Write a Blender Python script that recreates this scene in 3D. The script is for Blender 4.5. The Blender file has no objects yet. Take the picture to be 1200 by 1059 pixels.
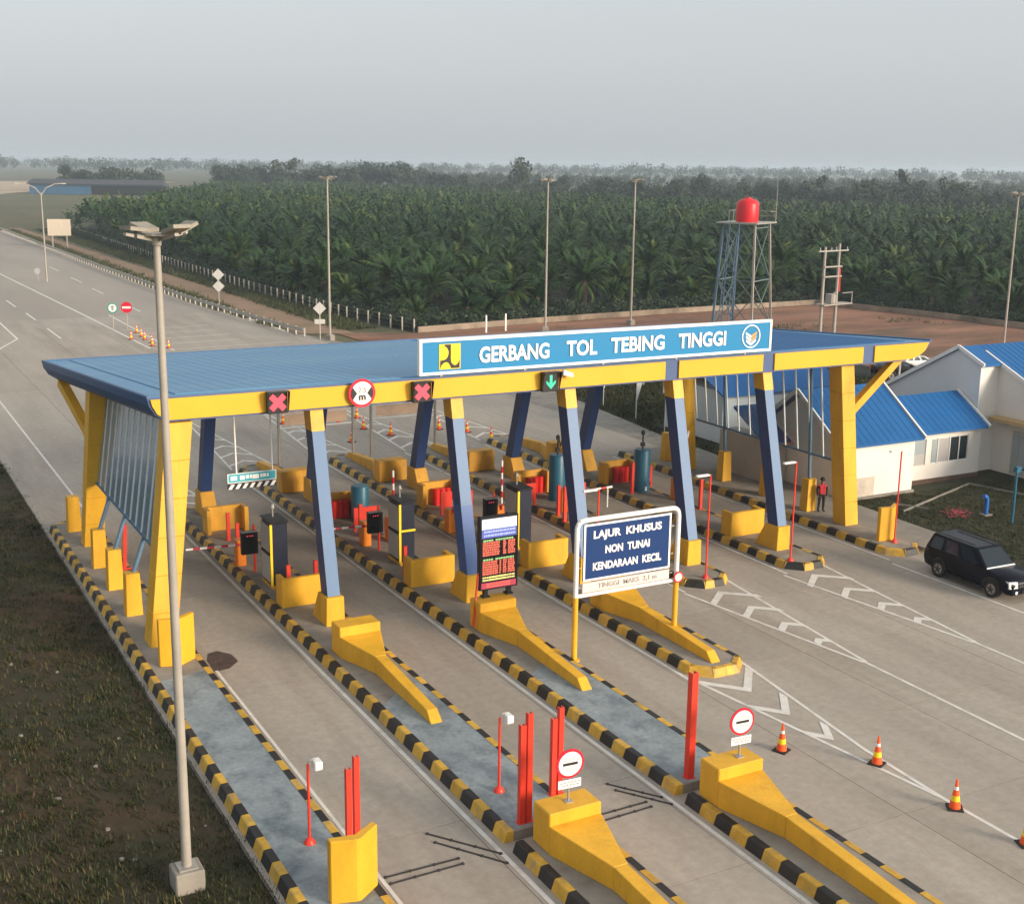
import bpy, bmesh, math, random
import numpy as np
from mathutils import Vector, Matrix
random.seed(7); rng = np.random.default_rng(7)
SC = bpy.context.scene
COL = SC.collection
R = math.radians

# ------------------------------------------------------------------ camera, sky, sun, exposure
cam = bpy.data.cameras.new('camera'); camo = bpy.data.objects.new('camera', cam); COL.objects.link(camo)
cam.sensor_fit = 'HORIZONTAL'; cam.sensor_width = 36.0; cam.lens = 1476.45/1200*36
cam.clip_start = 0.3; cam.clip_end = 20000
AX = [Vector((0.87826, -0.47800, 0.01359)), Vector((0.09453, 0.20141, 0.97494)), Vector((0.46876, 0.85496, -0.22207))]
m = Matrix.Identity(4)
for i, v in enumerate((AX[0], AX[1], -AX[2])):
    for r in range(3): m[r][i] = v[r]
m.translation = Vector((0, 0, 16.5))
camo.matrix_world = m
SC.camera = camo

W = bpy.data.worlds.new('World'); SC.world = W; W.use_nodes = True
nt = W.node_tree; nt.nodes.clear()
out = nt.nodes.new('ShaderNodeOutputWorld'); bg = nt.nodes.new('ShaderNodeBackground')
sky = nt.nodes.new('ShaderNodeTexSky'); sky.sky_type = 'NISHITA'; sky.sun_disc = False
SUN_EL, SUN_AZ = 15.0, 150.0           # azimuth from +Y towards +X
sky.sun_elevation = R(SUN_EL); sky.sun_rotation = R(SUN_AZ)
sky.air_density = 1.0; sky.dust_density = 5.0; sky.ozone_density = 1.0; sky.altitude = 20
hsv = nt.nodes.new('ShaderNodeHueSaturation'); hsv.inputs['Saturation'].default_value = 0.3
mixs = nt.nodes.new('ShaderNodeMix'); mixs.data_type = 'RGBA'; mixs.inputs['Factor'].default_value = 0.62
mixs.inputs['B'].default_value = (4.12, 4.42, 4.58, 1)           # even haze veil, same all round the sky
nt.links.new(sky.outputs[0], hsv.inputs['Color']); nt.links.new(hsv.outputs[0], mixs.inputs['A'])
nt.links.new(mixs.outputs['Result'], bg.inputs[0]); bg.inputs[1].default_value = 0.105
nt.links.new(bg.outputs[0], out.inputs[0])

sl = bpy.data.lights.new('sun', 'SUN'); sl.energy = 2.5; sl.angle = R(18); sl.color = (1.0, 0.82, 0.63)
so = bpy.data.objects.new('sun', sl); COL.objects.link(so)
sd = Vector((math.sin(R(SUN_AZ))*math.cos(R(SUN_EL)), math.cos(R(SUN_AZ))*math.cos(R(SUN_EL)), math.sin(R(SUN_EL))))
so.rotation_euler = sd.to_track_quat('Z', 'Y').to_euler(); so.location = sd*200
SC.view_settings.view_transform = 'Standard'; SC.view_settings.look = 'None'
SC.view_settings.gamma = 1; SC.view_settings.exposure = 0.88; SC.view_settings.use_curve_mapping = False
SC.cycles.volume_max_steps = 64
SC.cycles.volume_bounces = 1

# ------------------------------------------------------------------ materials
def lin(c): return tuple(c) + (1,) if len(c) == 3 else c
def M(name, col, rough=.6, var=.12, scale=2.0, bump=0.0, metal=0.0, col2=None, stretch=(1, 1, 1), spec=.4, dirt=None, dscale=.6, dcov=.5, rnd=0.0, grain=.07, gscale=22):
    mt = bpy.data.materials.new(name); mt.use_nodes = True
    t = mt.node_tree; b = t.nodes['Principled BSDF']; L = t.links.new
    b.inputs['Roughness'].default_value = rough; b.inputs['Metallic'].default_value = metal
    b.inputs['Specular IOR Level'].default_value = spec
    geo = t.nodes.new('ShaderNodeNewGeometry'); mp = t.nodes.new('ShaderNodeMapping'); mp.inputs['Scale'].default_value = stretch
    L(geo.outputs['Position'], mp.inputs['Vector'])
    n = t.nodes.new('ShaderNodeTexNoise'); n.inputs['Scale'].default_value = scale; n.inputs['Detail'].default_value = 6; n.inputs['Roughness'].default_value = .6
    L(mp.outputs[0], n.inputs['Vector'])
    mx = t.nodes.new('ShaderNodeMix'); mx.data_type = 'RGBA'
    c1 = col if col2 is None else col
    a = [c*(1-var) for c in col] if col2 is None else col
    bb = [min(1, c*(1+var)) for c in col] if col2 is None else col2
    mx.inputs['A'].default_value = lin(a); mx.inputs['B'].default_value = lin(bb)
    rp = t.nodes.new('ShaderNodeMapRange'); rp.inputs['From Min'].default_value = .3; rp.inputs['From Max'].default_value = .7
    L(n.outputs['Fac'], rp.inputs['Value']); L(rp.outputs[0], mx.inputs['Factor'])
    last = mx.outputs['Result']
    if dirt is not None:
        n2 = t.nodes.new('ShaderNodeTexNoise'); n2.inputs['Scale'].default_value = dscale; n2.inputs['Detail'].default_value = 8; n2.inputs['Roughness'].default_value = .65
        mp2 = t.nodes.new('ShaderNodeMapping'); mp2.inputs['Scale'].default_value = stretch; mp2.inputs['Location'].default_value = (13.1, 5.7, 2.2)
        L(geo.outputs['Position'], mp2.inputs['Vector']); L(mp2.outputs[0], n2.inputs['Vector'])
        r2 = t.nodes.new('ShaderNodeMapRange'); r2.inputs['From Min'].default_value = dcov; r2.inputs['From Max'].default_value = min(1, dcov+.22)
        L(n2.outputs['Fac'], r2.inputs['Value'])
        m2 = t.nodes.new('ShaderNodeMix'); m2.data_type = 'RGBA'; m2.inputs['B'].default_value = lin(dirt)
        L(r2.outputs[0], m2.inputs['Factor']); L(last, m2.inputs['A']); last = m2.outputs['Result']
    if grain:
        n4 = t.nodes.new('ShaderNodeTexNoise'); n4.inputs['Scale'].default_value = gscale; n4.inputs['Detail'].default_value = 5; n4.inputs['Roughness'].default_value = .75
        L(geo.outputs['Position'], n4.inputs['Vector'])
        r4 = t.nodes.new('ShaderNodeMapRange'); r4.inputs['From Min'].default_value = .3; r4.inputs['From Max'].default_value = .7
        r4.inputs['To Min'].default_value = 1-grain; r4.inputs['To Max'].default_value = 1+grain; L(n4.outputs['Fac'], r4.inputs['Value'])
        v4 = t.nodes.new('ShaderNodeVectorMath'); v4.operation = 'SCALE'; L(last, v4.inputs[0]); L(r4.outputs[0], v4.inputs['Scale']); last = v4.outputs[0]
    if rnd:
        oi = t.nodes.new('ShaderNodeObjectInfo'); r3 = t.nodes.new('ShaderNodeMapRange')
        r3.inputs['To Min'].default_value = 1-rnd; r3.inputs['To Max'].default_value = 1+rnd
        L(oi.outputs['Random'], r3.inputs['Value'])
        vm = t.nodes.new('ShaderNodeVectorMath'); vm.operation = 'SCALE'
        L(last, vm.inputs[0]); L(r3.outputs[0], vm.inputs['Scale']); last = vm.outputs[0]
    L(last, b.inputs['Base Color'])
    if bump:
        bm_ = t.nodes.new('ShaderNodeBump'); bm_.inputs['Strength'].default_value = bump; bm_.inputs['Distance'].default_value = .05
        L(n.outputs['Fac'], bm_.inputs['Height']); L(bm_.outputs[0], b.inputs['Normal'])
    return mt
def EM(name, col, s):
    mt = bpy.data.materials.new(name); mt.use_nodes = True
    b = mt.node_tree.nodes['Principled BSDF']; b.inputs['Base Color'].default_value = lin([c*.3 for c in col])
    b.inputs['Emission Color'].default_value = lin(col); b.inputs['Emission Strength'].default_value = s
    return mt
def glass(name, tint, trans=.75, rough=.05, body=.12):
    mt = bpy.data.materials.new(name); mt.use_nodes = True; t = mt.node_tree; t.nodes.remove(t.nodes['Principled BSDF'])
    o = t.nodes['Material Output']; L = t.links.new
    tr = t.nodes.new('ShaderNodeBsdfTransparent'); tr.inputs[0].default_value = lin([trans*c for c in tint])
    df = t.nodes.new('ShaderNodeBsdfDiffuse'); df.inputs[0].default_value = lin([c*.5 for c in tint])
    gl = t.nodes.new('ShaderNodeBsdfGlossy'); gl.inputs['Roughness'].default_value = rough; gl.inputs[0].default_value = (.9, .95, 1, 1)
    m1 = t.nodes.new('ShaderNodeMixShader'); m1.inputs[0].default_value = body; L(tr.outputs[0], m1.inputs[1]); L(df.outputs[0], m1.inputs[2])
    lw = t.nodes.new('ShaderNodeLayerWeight'); lw.inputs[0].default_value = .5; fr = t.nodes.new('ShaderNodeMath'); fr.operation = 'POWER'; fr.inputs[1].default_value = 4.0; L(lw.outputs['Facing'], fr.inputs[0])
    m2 = t.nodes.new('ShaderNodeMixShader'); L(fr.outputs[0], m2.inputs[0]); L(m1.outputs[0], m2.inputs[1]); L(gl.outputs[0], m2.inputs[2])
    L(m2.outputs[0], o.inputs['Surface'])
    return mt
def leafmat(name, c1, c2, c3):
    mt = bpy.data.materials.new(name); mt.use_nodes = True; t = mt.node_tree; b = t.nodes['Principled BSDF']; L = t.links.new
    b.inputs['Roughness'].default_value = .55; b.inputs['Specular IOR Level'].default_value = .25
    at = t.nodes.new('ShaderNodeAttribute'); at.attribute_name = 'tone'
    oi = t.nodes.new('ShaderNodeObjectInfo')
    ad = t.nodes.new('ShaderNodeMath'); ad.operation = 'MULTIPLY_ADD'; ad.inputs[1].default_value = .3
    L(oi.outputs['Random'], ad.inputs[0]); L(at.outputs['Fac'], ad.inputs[2])
    cr = t.nodes.new('ShaderNodeValToRGB'); e = cr.color_ramp.elements
    e[0].color = lin(c1); e[0].position = .1; e[1].color = lin(c3); e[1].position = 1.2 if False else 1.0
    k = e.new(.6); k.color = lin(c2)
    L(ad.outputs[0], cr.inputs[0]); L(cr.outputs[0], b.inputs['Base Color'])
    return mt

YEL = (.70, .375, .02)
m_yellow = M('yellow_paint', YEL, .5, .12, 1.6, .08, dirt=(.46, .23, .02), dscale=1.5, dcov=.57, stretch=(1, 1, .3), grain=.09, gscale=14)
m_yellow_old = M('weathered_yellow_paint', (.66, .34, .03), .55, .14, 2.0, .05, dirt=(.33, .2, .06), dscale=1.1, dcov=.55, stretch=(1, 1, .4))
m_fascia = M('yellow_fascia_panel', (.74, .41, .028), .35, .04, .4)
m_kyel = M('kerb_yellow_paint', (.58, .34, .04), .6, .2, 3.0, .2, dirt=(.3, .24, .15), dscale=2.2, dcov=.52, rnd=.15)
m_kblk = M('kerb_black_paint', (.016, .015, .015), .55, .3, 3.0, .2, dirt=(.10, .08, .06), dscale=2.0, dcov=.60, rnd=.2)
m_conc = M('concrete_slab', (.355, .312, .262), .8, .12, .35, .08, dirt=(.275, .23, .188), dscale=.22, dcov=.50, stretch=(1.6, .22, 1), rnd=.04, grain=.13, gscale=3.5)
m_dusty = M('dusty_brown_concrete_slab', (.235, .178, .135), .85, .16, .35, .08, dirt=(.165, .118, .088), dscale=.25, dcov=.46, stretch=(1.6, .25, 1), rnd=.04)
m_far_road = M('far_concrete', (.33, .29, .245), .8, .1, .08, 0, dirt=(.27, .24, .205), dscale=.05, dcov=.5, stretch=(1.5, .3, 1))
m_joint = M('joint_filler', (.14, .12, .105), .9)
m_grey = M('grey_concrete', (.26, .235, .20), .8, .18, 1.2, .15, dirt=(.16, .14, .12), dscale=.8, dcov=.52)
m_bluecon = M('blue_grey_painted_concrete', (.20, .235, .25), .65, .2, 1.0, .12, col2=(.29, .33, .345), dirt=(.12, .15, .17), dscale=1.5, dcov=.46, stretch=(1, .8, 1), grain=.18, gscale=7)
m_white = M('white_road_paint', (.68, .65, .60), .7, .12, 2.5, 0, dirt=(.44, .40, .35), dscale=1.3, dcov=.53)
m_wpaint = M('white_paint', (.78, .77, .74), .45, .04, 2)
m_wall = M('white_wall_plaster', (.74, .70, .64), .8, .05, .6, .05, dirt=(.58, .53, .46), dscale=.5, dcov=.62)
m_roofblue = M('blue_metal_roof', (.012, .105, .30), .5, .08, .8, 0, spec=.25)
m_canroof = M('pale_blue_roof_sheet', (.075, .235, .41), .40, .06, .25, .03, dirt=(.11, .27, .42), dscale=.16, dcov=.5, stretch=(.6, 2, 1))  # paler blue, for the slab top and the left roof sheets
m_canroof2 = M('deep_blue_roof_sheet', (.02, .115, .29), .6, .08, .3, .03, spec=.2)  # deeper blue, for the right roof sheets
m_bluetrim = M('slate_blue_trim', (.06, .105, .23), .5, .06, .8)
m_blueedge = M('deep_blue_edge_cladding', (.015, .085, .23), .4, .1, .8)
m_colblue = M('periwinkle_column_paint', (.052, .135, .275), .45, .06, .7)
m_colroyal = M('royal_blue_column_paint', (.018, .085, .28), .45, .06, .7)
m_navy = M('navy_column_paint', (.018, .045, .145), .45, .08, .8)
m_soffit = M('soffit_sheet', (.35, .36, .36), .6, .08, .5)
m_steel = M('galvanised_steel', (.42, .40, .36), .45, .12, 2.5, 0, metal=.5)
m_polew = M('cream_pole_paint', (.34, .31, .265), .5, .1, 1.5)
m_postblue = M('steel_blue_post', (.10, .17, .25), .5, .1, 2)
m_red = M('red_steel_paint', (.72, .045, .022), .4, .08, 2, dirt=(.45, .03, .02), dscale=1.2, dcov=.62)
m_redbox = M('red_plastic', (.68, .02, .015), .4, .08, 2)
m_black = M('black_metal', (.012, .012, .014), .4, .2, 3)
m_cab = M('navy_cabinet_paint', (.012, .017, .035), .35, .1, 1.5)
m_cabgrey = M('pale_grey_panel', (.42, .41, .40), .4, .05, 3)
m_orange = M('orange_housing_paint', (.75, .22, .015), .4, .08, 2)
m_teal = M('teal_bollard_paint', (.02, .12, .19), .4, .1, 2)
m_signblue = M('bright_blue_sign', (.0, .20, .43), .4, .03, .8)
m_signdark = M('deep_blue_sign', (.003, .034, .145), .35, .03, 1)
m_signwhite = M('white_sign_sheet', (.84, .83, .81), .4, .02, 1)
m_signred = M('red_sign_film', (.60, .012, .035), .4, .03, 1)
m_signteal = M('teal_sign', (.05, .36, .45), .4, .05, 2)
m_signyel = M('yellow_sign_film', (.90, .62, .02), .4, .03, 1)
m_ink = M('dark_ink', (.02, .018, .018), .5, .02, 1)
m_faint = M('faint_print', (.34, .33, .31), .5, .02, 1)
m_pink = M('salmon_plate', (.72, .60, .56), .5, .03, 1)
m_pinkback = M('peach_board_back', (.85, .60, .42), .5, .12, 2)
m_logor = M('orange_logo_film', (.80, .36, .10), .4, .02, 1)
m_glass = glass('tinted_panel_glass', (.90, .96, 1.0), .93, .04, .03)
m_paleglass = glass('pale_blue_panel_glass', (.55, .74, .90), .80, .12, .55)  # bluer glass with a more diffuse body, left screen only
m_win = M('dark_window_glass', (.02, .03, .035), .08, .1, .5, spec=.6)
m_curtain = M('grey_window_blind', (.33, .38, .40), .3, .08, .8)
m_cone = M('orange_cone_plastic', (.85, .10, .012), .45, .05, 3)
m_refl = M('white_reflective_band', (.80, .79, .76), .35, .03, 3)
m_rub = M('black_rubber', (.015, .014, .014), .7, .1, 3)
m_strip = M('weathered_rubber_strip', (.035, .03, .028), .7, .2, 3)
m_grass = M('verge_soil_and_turf', (.020, .026, .009), 1, 0, .45, .5, col2=(.052, .034, .018), dirt=(.078, .041, .021), dscale=.2, dcov=.48, grain=.28, gscale=5)
m_lawn = M('dark_lawn', (.022, .029, .012), 1, 0, .6, .4, col2=(.038, .036, .018), dirt=(.06, .04, .024), dscale=.25, dcov=.56)
m_field = M('field_ground', (.075, .085, .032), .95, 0, .02, 0, col2=(.14, .115, .06), dirt=(.05, .07, .028), dscale=.012, dcov=.5)
m_soil = M('red_laterite_soil', (.17, .075, .042), .95, 0, .12, .4, col2=(.34, .17, .105), dirt=(.085, .06, .03), dscale=.09, dcov=.47, stretch=(.5, 1.6, 1), grain=.2, gscale=1.2)
m_verge = M('roadside_grass_strip', (.075, .078, .03), .95, 0, .3, .3, col2=(.13, .105, .055), dirt=(.05, .062, .022), dscale=.2, dcov=.5)
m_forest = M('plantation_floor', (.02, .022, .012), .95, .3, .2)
m_trunk = M('palm_trunk_bark', (.07, .05, .035), .9, .3, 4, .5)
m_bark = M('tree_bark', (.09, .075, .06), .9, .3, 3, .5)
m_palm = leafmat('palm_frond_leaf', (.008, .026, .007), (.026, .064, .012), (.11, .13, .022))
m_leaf = leafmat('broadleaf_foliage', (.010, .024, .014), (.024, .044, .022), (.055, .07, .03))
m_scrub = leafmat('roadside_scrub_blade', (.03, .045, .014), (.07, .08, .03), (.17, .13, .06))
m_blade = leafmat('grass_blade', (.015, .028, .007), (.038, .048, .012), (.12, .082, .03))
m_car = M('black_car_paint', (.004, .005, .011), .22, .05, 1, spec=.12)
m_cargrey = M('silver_car_paint', (.45, .47, .48), .25, .03, 1, spec=.6)
m_carglass = M('car_glass', (.012, .02, .026), .08, .05, 1, spec=.5)
m_tyre = M('tyre_rubber', (.015, .014, .013), .8, .1, 5)
m_rim = M('alloy_rim', (.34, .31, .28), .35, .1, 5, metal=.6)
m_lampglass = M('headlamp_lens', (.72, .72, .72), .12, .05, 3, spec=.7)
m_chrome = M('chrome', (.6, .6, .6), .15, .02, 1, metal=.9)
m_skin = M('skin', (.22, .10, .06), .6, .03, 3)
m_vest = M('red_vest_cloth', (.42, .03, .05), .8, .15, 6)
m_cloth = M('black_trouser_cloth', (.012, .012, .014), .85, .15, 6)
m_hair = M('black_cap_cloth', (.01, .009, .009), .8, .1, 5)
m_ped = M('walkway_concrete', (.25, .23, .20), .85, .15, .8, .12, dirt=(.17, .15, .13), dscale=.4, dcov=.5)
m_tank = M('red_plastic_tank', (.62, .012, .02), .4, .06, 2)
m_ledx = EM('red_cross_led', (1.0, .07, .11), .62)
m_ledg = EM('green_arrow_led', (.03, .8, .36), .7)
m_scr_w = EM('white_screen_band', (.9, .93, 1.0), .62)
m_scr_b = EM('blue_screen_band', (.16, .20, .62), .45)
m_scr_l = EM('lavender_screen_text', (.55, .6, .95), .55)
m_scr_r = EM('red_screen_text', (1.0, .20, .12), .55)
m_scr_g = EM('green_screen_text', (.45, .8, .3), .5)
m_scr_y = EM('yellow_screen_text', (1.0, .85, .3), .55)
m_scr_p = EM('crimson_screen_band', (.75, .08, .13), .45)

# ------------------------------------------------------------------ mesh building
class MB:
    def __init__(s): s.v = []; s.f = []; s.mi = []
    def add(s, vs, fs, m=0):
        o = len(s.v); s.v += [tuple(v) for v in vs]
        for f in fs: s.f.append(tuple(i+o for i in f)); s.mi.append(m)
        return s
    def hexa(s, b, t, m=0):       # 4 bottom points CCW from above, 4 top points
        return s.add(list(b)+list(t), [(3, 2, 1, 0), (4, 5, 6, 7), (0, 1, 5, 4), (1, 2, 6, 5), (2, 3, 7, 6), (3, 0, 4, 7)], m)
    def box(s, x0, x1, y0, y1, z0, z1, m=0):
        return s.hexa([(x0, y0, z0), (x1, y0, z0), (x1, y1, z0), (x0, y1, z0)], [(x0, y0, z1), (x1, y0, z1), (x1, y1, z1), (x0, y1, z1)], m)
    def prism(s, poly, a, b, ax='z', m=0):
        # poly CCW in its plane; ax z:(x,y) y:(x,z) x:(y,z)
        n = len(poly)
        def P(p, t): return (p[0], p[1], t) if ax == 'z' else ((p[0], t, p[1]) if ax == 'y' else (t, p[0], p[1]))
        vs = [P(p, a) for p in poly] + [P(p, b) for p in poly]
        fs = [tuple(range(n-1, -1, -1)), tuple(range(n, 2*n))] + [(i, (i+1) % n, n+(i+1) % n, n+i) for i in range(n)]
        if ax == 'y': fs = [tuple(reversed(f)) for f in fs]
        return s.add(vs, fs, m)
    def tube(s, p0, p1, r0, r1=None, n=10, m=0, caps=True):
        r1 = r0 if r1 is None else r1
        p0, p1 = Vector(p0), Vector(p1); d = (p1-p0).normalized()
        u = d.orthogonal().normalized(); w = d.cross(u)
        vs = []
        for p, r in ((p0, r0), (p1, r1)):
            for i in range(n):
                a = 2*math.pi*i/n; vs.append(p+u*(r*math.cos(a))+w*(r*math.sin(a)))
        fs = [(i, (i+1) % n, n+(i+1) % n, n+i) for i in range(n)]
        if caps: fs += [tuple(range(n-1, -1, -1)), tuple(range(n, 2*n))]
        return s.add(vs, fs, m)
    def path(s, pts, r, n=8, m=0):
        for a, b in zip(pts[:-1], pts[1:]): s.tube(a, b, r, r, n, m)
        return s
    def bar(s, p0, p1, w, h, m=0):   # rectangular bar between two points
        p0, p1 = Vector(p0), Vector(p1); d = (p1-p0).normalized()
        up = Vector((0, 0, 1)) if abs(d.z) < .95 else Vector((0, 1, 0))
        u = d.cross(up).normalized()*(w/2); v = u.cross(d).normalized()*(h/2)
        vs = [p0-u-v, p0+u-v, p0+u+v, p0-u+v, p1-u-v, p1+u-v, p1+u+v, p1-u+v]
        return s.add(vs, [(0, 1, 2, 3), (7, 6, 5, 4), (0, 4, 5, 1), (1, 5, 6, 2), (2, 6, 7, 3), (3, 7, 4, 0)], m)
    def disc(s, c, r, y0, y1, n=28, m=0, sx=1.0):       # disc facing -Y
        return s.prism([(c[0]+sx*r*math.cos(2*math.pi*i/n), c[2]+r*math.sin(2*math.pi*i/n)) for i in range(n)], y0, y1, 'y', m)
    def lathe(s, prof, n=20, m=0, c=(0, 0)):
        vs = []; k = len(prof)
        for r, z in prof:
            for i in range(n): a = 2*math.pi*i/n; vs.append((c[0]+r*math.cos(a), c[1]+r*math.sin(a), z))
        fs = [(j*n+i, j*n+(i+1) % n, (j+1)*n+(i+1) % n, (j+1)*n+i) for j in range(k-1) for i in range(n)]
        fs += [tuple(range(n-1, -1, -1)), tuple(range((k-1)*n, k*n))]
        return s.add(vs, fs, m)
    def mesh(s, name, mats, smooth=False, bev=0):
        me = bpy.data.meshes.new(name); me.from_pydata(s.v, [], s.f)
        for mt in (mats if isinstance(mats, (list, tuple)) else [mats]): me.materials.append(mt)
        me.polygons.foreach_set('material_index', s.mi)
        b = bmesh.new(); b.from_mesh(me); bmesh.ops.recalc_face_normals(b, faces=b.faces)
        if bev:
            es = [e for e in b.edges if len(e.link_faces) == 2 and e.calc_face_angle(0) > .5]
            bmesh.ops.bevel(b, geom=es, offset=bev, segments=1, affect='EDGES', clamp_overlap=True)
        b.to_mesh(me); b.free()
        if smooth:
            me.polygons.foreach_set('use_smooth', [True]*len(me.polygons))
            try: me.set_sharp_from_angle(angle=R(40))
            except Exception: pass
        me.update(); return me
    def obj(s, name, mats, parent=None, loc=None, smooth=False, bev=0):
        return link(name, s.mesh(name, mats, smooth, bev), parent, loc)
def link(name, me, parent=None, loc=None, rot=None, scale=None):
    o = bpy.data.objects.new(name, me); COL.objects.link(o)
    if parent is not None: o.parent = parent
    if loc is not None: o.location = loc
    if rot is not None: o.rotation_euler = rot
    if scale is not None: o.scale = scale
    return o
def tag(o, label, cat, group=None):
    o['label'] = label; o['category'] = cat
    if group: o['group'] = group
    return o
def thing(name, label, cat, loc=(0, 0, 0), rz=0, group=None):
    o = bpy.data.objects.new(name, None); COL.objects.link(o); o.location = loc; o.rotation_euler = (0, 0, rz)
    o.empty_display_size = .3
    return tag(o, label, cat, group)
def dup(root, loc=None, rz=None, label=None, group=None):
    r = root.copy(); COL.objects.link(r)
    if loc is not None: r.location = loc
    if rz is not None: r.rotation_euler = (0, 0, rz)
    if label: r['label'] = label
    if group: r['group'] = group
    for ch in list(root.children):
        c = ch.copy(); COL.objects.link(c); c.parent = r
        for g in list(ch.children):
            d = g.copy(); COL.objects.link(d); d.parent = c
    return r
def struct(o): o['kind'] = 'structure'; return o
FONTJOBS = []
def text(name, s, mat, parent, x0, x1, zc, h, y, bold=.02, squeeze=True):
    """Flat lettering facing -Y, filling x0..x1, cap height h, centred on zc (parent space)."""
    cu = bpy.data.curves.new(name, 'FONT'); cu.body = s; cu.size = 1; cu.extrude = .008; cu.offset = bold
    cu.resolution_u = 3
    o = bpy.data.objects.new('tmp', cu); COL.objects.link(o)
    dg = bpy.context.evaluated_depsgraph_get()
    me = bpy.data.meshes.new_from_object(o.evaluated_get(dg)); bpy.data.objects.remove(o)
    co = np.array([v.co[:] for v in me.vertices]); mn, mx = co.min(0), co.max(0)
    sx = (x1-x0)/(mx[0]-mn[0]); sz = h/(mx[1]-mn[1])
    for v in me.vertices:
        c = v.co.copy()
        v.co = (x0+(c.x-mn[0])*sx, y-(c.z), zc-h/2+(c.y-mn[1])*sz)
    me.materials.clear(); me.materials.append(mat); me.name = name
    return link(name, me, parent)

ORD = ['leftmost', 'second', 'third', 'fourth', 'fifth', 'sixth', 'rightmost']
def isl(k): return ORD[k] + ' toll island'

# ------------------------------------------------------------------ ground, roads, water-free setting
def sheet(name, poly, z, mat, kind='structure', parent=None):
    o = MB().add([(p[0], p[1], z) for p in poly], [tuple(range(len(poly)))]).obj(name, mat, parent)
    if o.data.polygons[0].normal.z < 0: o.data.flip_normals()
    if parent is None and kind: o['kind'] = kind
    return o
sheet('ground', [(-4000, -4000), (4000, -4000), (4000, 4000), (-4000, 4000)], -.12, m_field)
road = sheet('road', [(7.8, 0), (44.0, 0), (44.0, 38), (44.6, 55), (47.9, 82), (44, 105), (40.9, 119), (38.3, 150), (37.7, 330), (38, 1200), (18, 1200), (-40, 330), (-70, 180), (-70, 78), (7.8, 73)], -.03, m_joint)
sheet('distant_carriageway', [(-70, 139.2), (38.75, 139.2), (38.2, 152), (37.6, 330), (38, 1200), (18, 1200), (-40, 330), (-70, 180)], -.004, m_far_road)
sheet('verge', [(-60, -10), (7.95, -10), (7.95, 72.9), (-60, 77)], -.06, m_grass)
sheet('lawn', [(44.0, 30), (75, 30), (75, 54), (44.0, 54)], -.045, m_lawn)
sheet('embankment_lawn', [(44.9, 56), (75, 56), (80, 88), (47.9, 88), (48.0, 82)], -.05, m_lawn)
sheet('dirt_lot', [(47.9, 82), (64, 79), (90, 60), (140, 60), (116, 104), (111, 121), (85, 119.6), (52, 115.5), (44.5, 118), (45, 104)], -.055, m_soil)
m_track = M('bare_earth_track', (.30, .19, .125), .95, 0, .2, .3, col2=(.22, .15, .085), dirt=(.13, .12, .05), dscale=.2, dcov=.54)
sheet('dirt_track', [(41.2, 119), (46.2, 117), (46.4, 150), (44.6, 210), (43.6, 330), (40.6, 330), (40.2, 210), (41.0, 150)], -.05, m_track)
sheet('roadside_grass', [(37.5, 119), (51.8, 115), (49.2, 130), (48.9, 203), (52, 330), (60, 470), (37.5, 470)], -.07, m_verge)
sheet('sand_ground', [(-80, 560), (60, 600), (110, 720), (250, 1000), (-100, 1000)], -.065, M('pale_sand', (.42, .32, .22), .9, .2, .03))
sheet('sand_strip', [(250, 880), (330, 860), (345, 930), (262, 950)], -.06, M('pale_sand_strip', (.5, .40, .30), .9, .2, .03))

# concrete slabs of the plaza, each laid piece by piece on the road bed
xs = [7.85, 13.2, 18.5, 23.75, 29.0, 34.25, 39.5, 43.6]
SL = {}
def slab(x0, x1, y0, y1):
    w, l = round(x1-x0, 2), round(y1-y0, 2)
    mt_ = m_conc
    if (w, l, mt_.name) not in SL:
        g = .010
        SL[(w, l, mt_.name)] = MB().box(-w/2+g, w/2-g, -l/2+g, l/2-g, -.022, 0).mesh('slab', mt_)
    link('slab', SL[(w, l, mt_.name)], road, ((x0+x1)/2, (y0+y1)/2, 0))
for i in range(7):
    y = 1.5 + (i % 2)*0
    while y < 139:
        l = 5.0 if y < 81 else 7.25
        x0, x1 = xs[i], xs[i+1]
        if y > 81: x1 = x1 if i < 6 else 41.2
        if y > 115 and i == 6: x1 = 39.51 if y < 1 else 40.2
        if y > 130 and i == 6: break
        slab(x0, x1, y, min(139.9, y+l)); y += l
for y in np.arange(81, 139, 7.25):
    for x in np.arange(-66, 7.8, 7.385): slab(x, x+7.385, y, y+7.25)
pl = sheet('plaza_shoulder', [(43.6, 36.4), (44.0, 38), (44.6, 55), (47.9, 82), (44, 105), (41.3, 117), (41.22, 117), (41.22, 81.6), (43.6, 81.6)], -.002, m_grey)

# painted markings, parts of the road
def line(p0, p1, w=.125, z=.005, name='lane_line'):
    line.k += 1; z += .0005*(line.k % 7)
    p0, p1 = Vector((p0[0], p0[1], 0)), Vector((p1[0], p1[1], 0)); d = (p1-p0).normalized(); n = Vector((-d.y, d.x, 0))*w/2
    a = [p0-n, p1-n, p1+n, p0+n]
    return sheet(name, [(v.x, v.y) for v in a], z, m_white, None, road)
line.k = 0
def poly(pts, z=.0105, name='chevron'): return sheet(name, pts, z, m_white, None, road)
for x, y0, y1 in ((13.38, 14, 58.5), (18.65, 14, 65), (23.95, 31, 66), (39.6, 38, 60), (29.05, 38.5, 66), (34.3, 38.5, 66)):
    line((x, y0), (x, y1))
line((39.36, 12), (39.36, 37.6)); line((10.12, 61), (10.1, 118)); line((10.3, 12), (10.3, 39), .1)
line((15.6, 125), (10.6, 111.5), .2); line((15.6, 125), (15.75, 150), .2); line((15.75, 150), (12.5, 230), .25)
line((25.35, 114), (24.7, 141), .22); line((24.7, 141), (22.0, 230), .25)
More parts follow.
